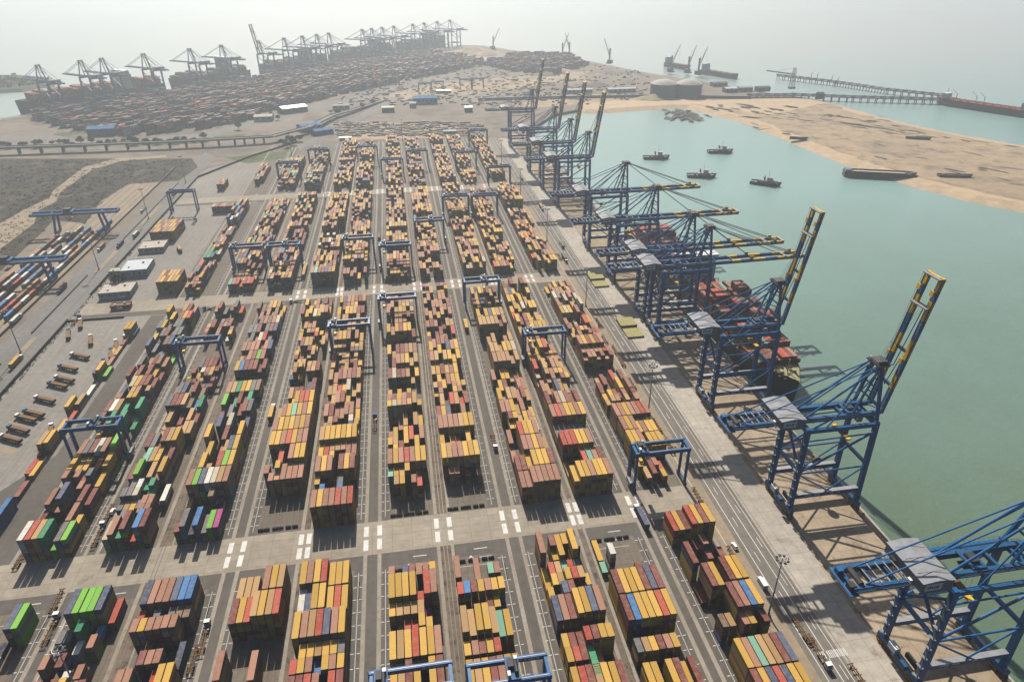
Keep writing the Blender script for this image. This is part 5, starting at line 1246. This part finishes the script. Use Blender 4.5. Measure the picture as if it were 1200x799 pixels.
# tanker by the jetty
x0, y0 = G(1096, 121, -4); x1, y1 = G(1215, 139, -4); rt = empty('product_tanker', ((x0+x1)/2, (y0+y1)/2, 0), atan2(y0-y1, x0-x1)-pi/2); L_ = hypot(x0-x1, y0-y1)
b = MB(); hull(b, L_, 30, -4.3, 6.5, M['hull_dk'], .14, .06, .75, 3, M['redpaint']); b.build('hull', rt)
b = MB(); b.box((0, 0, 7.2), (22, L_*.6, .8), M['redpaint']); 
for s in (-4, 0, 4): b.tube((s, -L_*.3, 8.6), (s, L_*.34, 8.6), .5, M['redpaint'], 6)
for k in range(7): b.box((0, -L_*.25+k*L_*.08, 8.2), (20, .8, 1.6), M['rust'])
b.build('deck_piping', rt); b = MB(); b.box((0, -L_*.4, 13), (24, 14, 13), M['white']); b.box((0, -L_*.4, 21), (28, 8, 3), M['white']); b.tube((0, -L_*.4, 22), (0, -L_*.4, 34), .5, M['steel'], 6); b.box((0, -L_*.4-11, 16), (7, 6, 14), M['rust']); b.build('bridge_house', rt)
b = MB()
for yy in (L_*.1, L_*.02, L_*.3): b.tube((0, yy, 7), (0, yy, 19), .6, M['steel'], 6); b.bar((0, yy, 18), (6, yy+13, 24), .6, .6, M['steel'])
b.box((0, L_*.4, 13), (16, 9, 8), M['white']); b.tube((0, L_*.4, 17), (0, L_*.4, 27), .4, M['steel'], 6); b.build('deck_crane', rt)
tag(rt, 'red-decked tanker with dark hull moored at the end of the jetty', 'ship')

# ------------------------------------------------------------------ jetties
def jetty(name, pts, wd_, h, lab, rack=True):
    rt = empty(name); b = MB()
    for a, c in zip(pts[:-1], pts[1:]): b.bar((*a, h), (*c, h), wd_, 1.6, M['brick'])
    b.build('deck', rt); b = MB(); tot = 0
    for a, c in zip(pts[:-1], pts[1:]):
        a, c = Vector(a), Vector(c); d = (c-a).normalized(); n = Vector((-d.y, d.x)); L_ = (c-a).length; k = 0
        while k < L_:
            p_ = a+d*k
            for s in (-1, 1): q = p_+n*s*wd_*.36; b.tube((q.x, q.y, -7), (q.x, q.y, h), .9, M['brick'], 6)
            b.bar((*(p_-n*wd_*.45), h-1.3), (*(p_+n*wd_*.45), h-1.3), 1.4, 1.2, M['brick']); k += 14
    tag(b.build('piles', rt), kind='stuff'); b = MB()
    if rack:
        for a, c in zip(pts[:-1], pts[1:]):
            for o_ in (-.25, 0, .25): 
                a_, c_ = Vector(a), Vector(c); n = (c_-a_).normalized(); n = Vector((-n.y, n.x))*wd_*o_; b.tube((a_.x+n.x, a_.y+n.y, h+2.6), (c_.x+n.x, c_.y+n.y, h+2.6), .7, M['steel'], 6)
            L_ = int(hypot(c[0]-a[0], c[1]-a[1])/16)
            for k in range(L_): x = a[0]+(c[0]-a[0])*k/L_; y = a[1]+(c[1]-a[1])*k/L_; b.box((x, y, h+2.2), (wd_*.7, .7, 3.4), M['house_wall'])
        b.build('pipe_rack', rt)
    return tag(rt, lab, 'jetty')
jetty('pipeline_jetty', [(690, 1318), (779, 1309), (877, 1262), (1022, 1206)], 15, 4, 'lower long jetty on piles carrying pipes towards the tanker')
jetty('pipeline_jetty', [(884, 1566), (905, 1534), (956, 1445), (998, 1330), (1056, 1250), (1040, 1220)], 14, 4, 'upper slanting jetty that meets the other at the tanker berth')
x, y = G(928, 107); rt = empty('jetty_loader', (x+4, y+10, 0)); b = MB()
for s in (-1, 1):
    for q in (-1, 1): b.bar((s*4, q*4, 3), (s*2, q*2, 44), .9, .9, M['steel'])
for z in (12, 20, 28, 36): b.box((0, 0, z), (7-z*.08, 7-z*.08, .6), M['steel'])
b.build('tower', rt); b = MB(); b.bar((3, 0, 31), (-46, 30, 36), 2.2, 2.2, M['house_wall']); b.bar((0, 0, 44), (-30, 20, 35), .4, .4, M['steel']); b.box((0, 0, 5), (12, 9, 4), M['house_wall']); b.build('loading_arm', rt)
tag(rt, 'tall grey lattice loading tower with arm where the lower jetty starts', 'loader')
for i, (px, py) in enumerate([(950, 93), (957, 94), (974, 97), (981, 99)]):
    x, y = G(px, py, 5); b = MB(); b.tube((0, 0, 0), (0, 0, 13), .7, M['steel'], 6); b.bar((0, 0, 11), (4, 3, 16), .7, .7, M['steel']); b.box((0, 0, 1), (3, 3, 2), M['house_wall']); o = b.build('loading_arm'); o.location = (x, y, 4.8); tag(o, f'slim grey loading arm on the upper jetty, {NTH[i]} from the left', 'loading arm', 'loading arms on the upper jetty')

# ------------------------------------------------------------------ mobile harbour cranes on the far shore
def mobile():
    rt = empty('mobile_harbour_crane'); b = MB(); b.box((0, 0, 2), (10, 16, 3), M['dark']); wheels(b, (-4, 4), (-6, -4, -2, 2, 4, 6), 1, 1); b.build('carriage', rt)
    b = MB(); b.box((-2, 0, 7), (14, 8, 6), M['house_wall']); b.bar((0, 0, 9), (0, 0, 38), 3, 3, M['house_wall']); b.box((1.8, 0, 27), (2.4, 2.4, 2.6), M['white']); b.build('tower', rt)
    b = MB(); e = Vector((22, 0, 62)); a = Vector((1.5, 0, 20))
    for s in (-1, 1):
        b.bar(a+Vector((0, s*1.4, 0)), e, .6, .6, M['steel']); b.bar(a+Vector((-1, s*1.2, 3)), e, .5, .5, M['steel'])
    for t in (.15, .3, .45, .6, .75): q = a.lerp(e, t); b.box(q, (1.6, 2.8*(1-t), 1.6), M['steel'])
    b.tube((0, 0, 38), e, .2, M['dark'], 4); b.tube(e, e-Vector((0, 0, 30)), .15, M['dark'], 4); b.build('jib', rt); return rt
mp = mobile(); first = True
for i, (px, py, yaw, lab) in enumerate([(578, 58, .2, 'on the sand point at the top of the picture'), (659, 67, .5, 'by the upper container area, left of two'), (667, 66, 2.0, 'by the upper container area, right of two'), (714, 75, 2.2, 'standing alone on the skyline behind the basin'), (786, 85, .3, 'beside a pale shape left of the tanks'), (806, 86, .5, 'behind the right-hand tank'), (818, 88, .4, 'right of the tanks, with jib leaning right')]):
    o = mp if first else copy_tree(mp); first = False; x, y = G(px, py); o.location = (x, y, 0); o.rotation_euler = (0, 0, yaw); tag(o, 'tiny hazy grey harbour crane '+lab, 'crane', 'mobile harbour cranes on the far shore')
# gantries over the far lots
pr = None
for i, (px, py) in enumerate([(513, 108), (498, 110), (546, 105), (560, 104), (632, 70)]):
    b = MB()
    for x in (-12, 12):
        for yy in (-4, 4): b.bar((x, yy, 0), (x, yy, 20), 1.3, 1.2, M['blue_dk'])
    for yy in (-4, 4): b.box((0, yy, 20.6), (27, 1.3, 2), M['blue_dk'])
    o = b.build('gantry_crane'); x, y = G(px, py); o.location = (x, y, 0); tag(o, f'small hazy gantry crane on the pale far lots, {ORD[i]} of five', 'gantry crane', 'gantry cranes on the far lots')
x, y = G(800, 92); 
for i, (px, py, L_) in enumerate([(835, 92, 120), (786, 82, 90)]):
    x, y = G(px, py, -4); rt = empty('bulk_carrier', (x+30, y+30, 0), radians(-160)); b = MB(); hull(b, L_, 22, -4.3, 5, M['hull_dk'], .14, .06, .8, 2, M['rust']); b.build('hull', rt); b = MB(); b.box((0, -L_*.4, 11), (18, 10, 12), M['white']); b.box((0, -L_*.4, 18.5), (20, 6, 3), M['white']); b.build('bridge_house', rt)
    b = MB()
    for k in range(4): b.box((0, -L_*.22+k*L_*.17, 5.8), (14, L_*.12, 1.6), M['rust'])
    b.build('hatch_covers', rt); tag(rt, ['dark bulk carrier behind the grey sheds on the outer shore', 'pale-bridged bulk carrier behind the storage tanks'][i], 'ship')
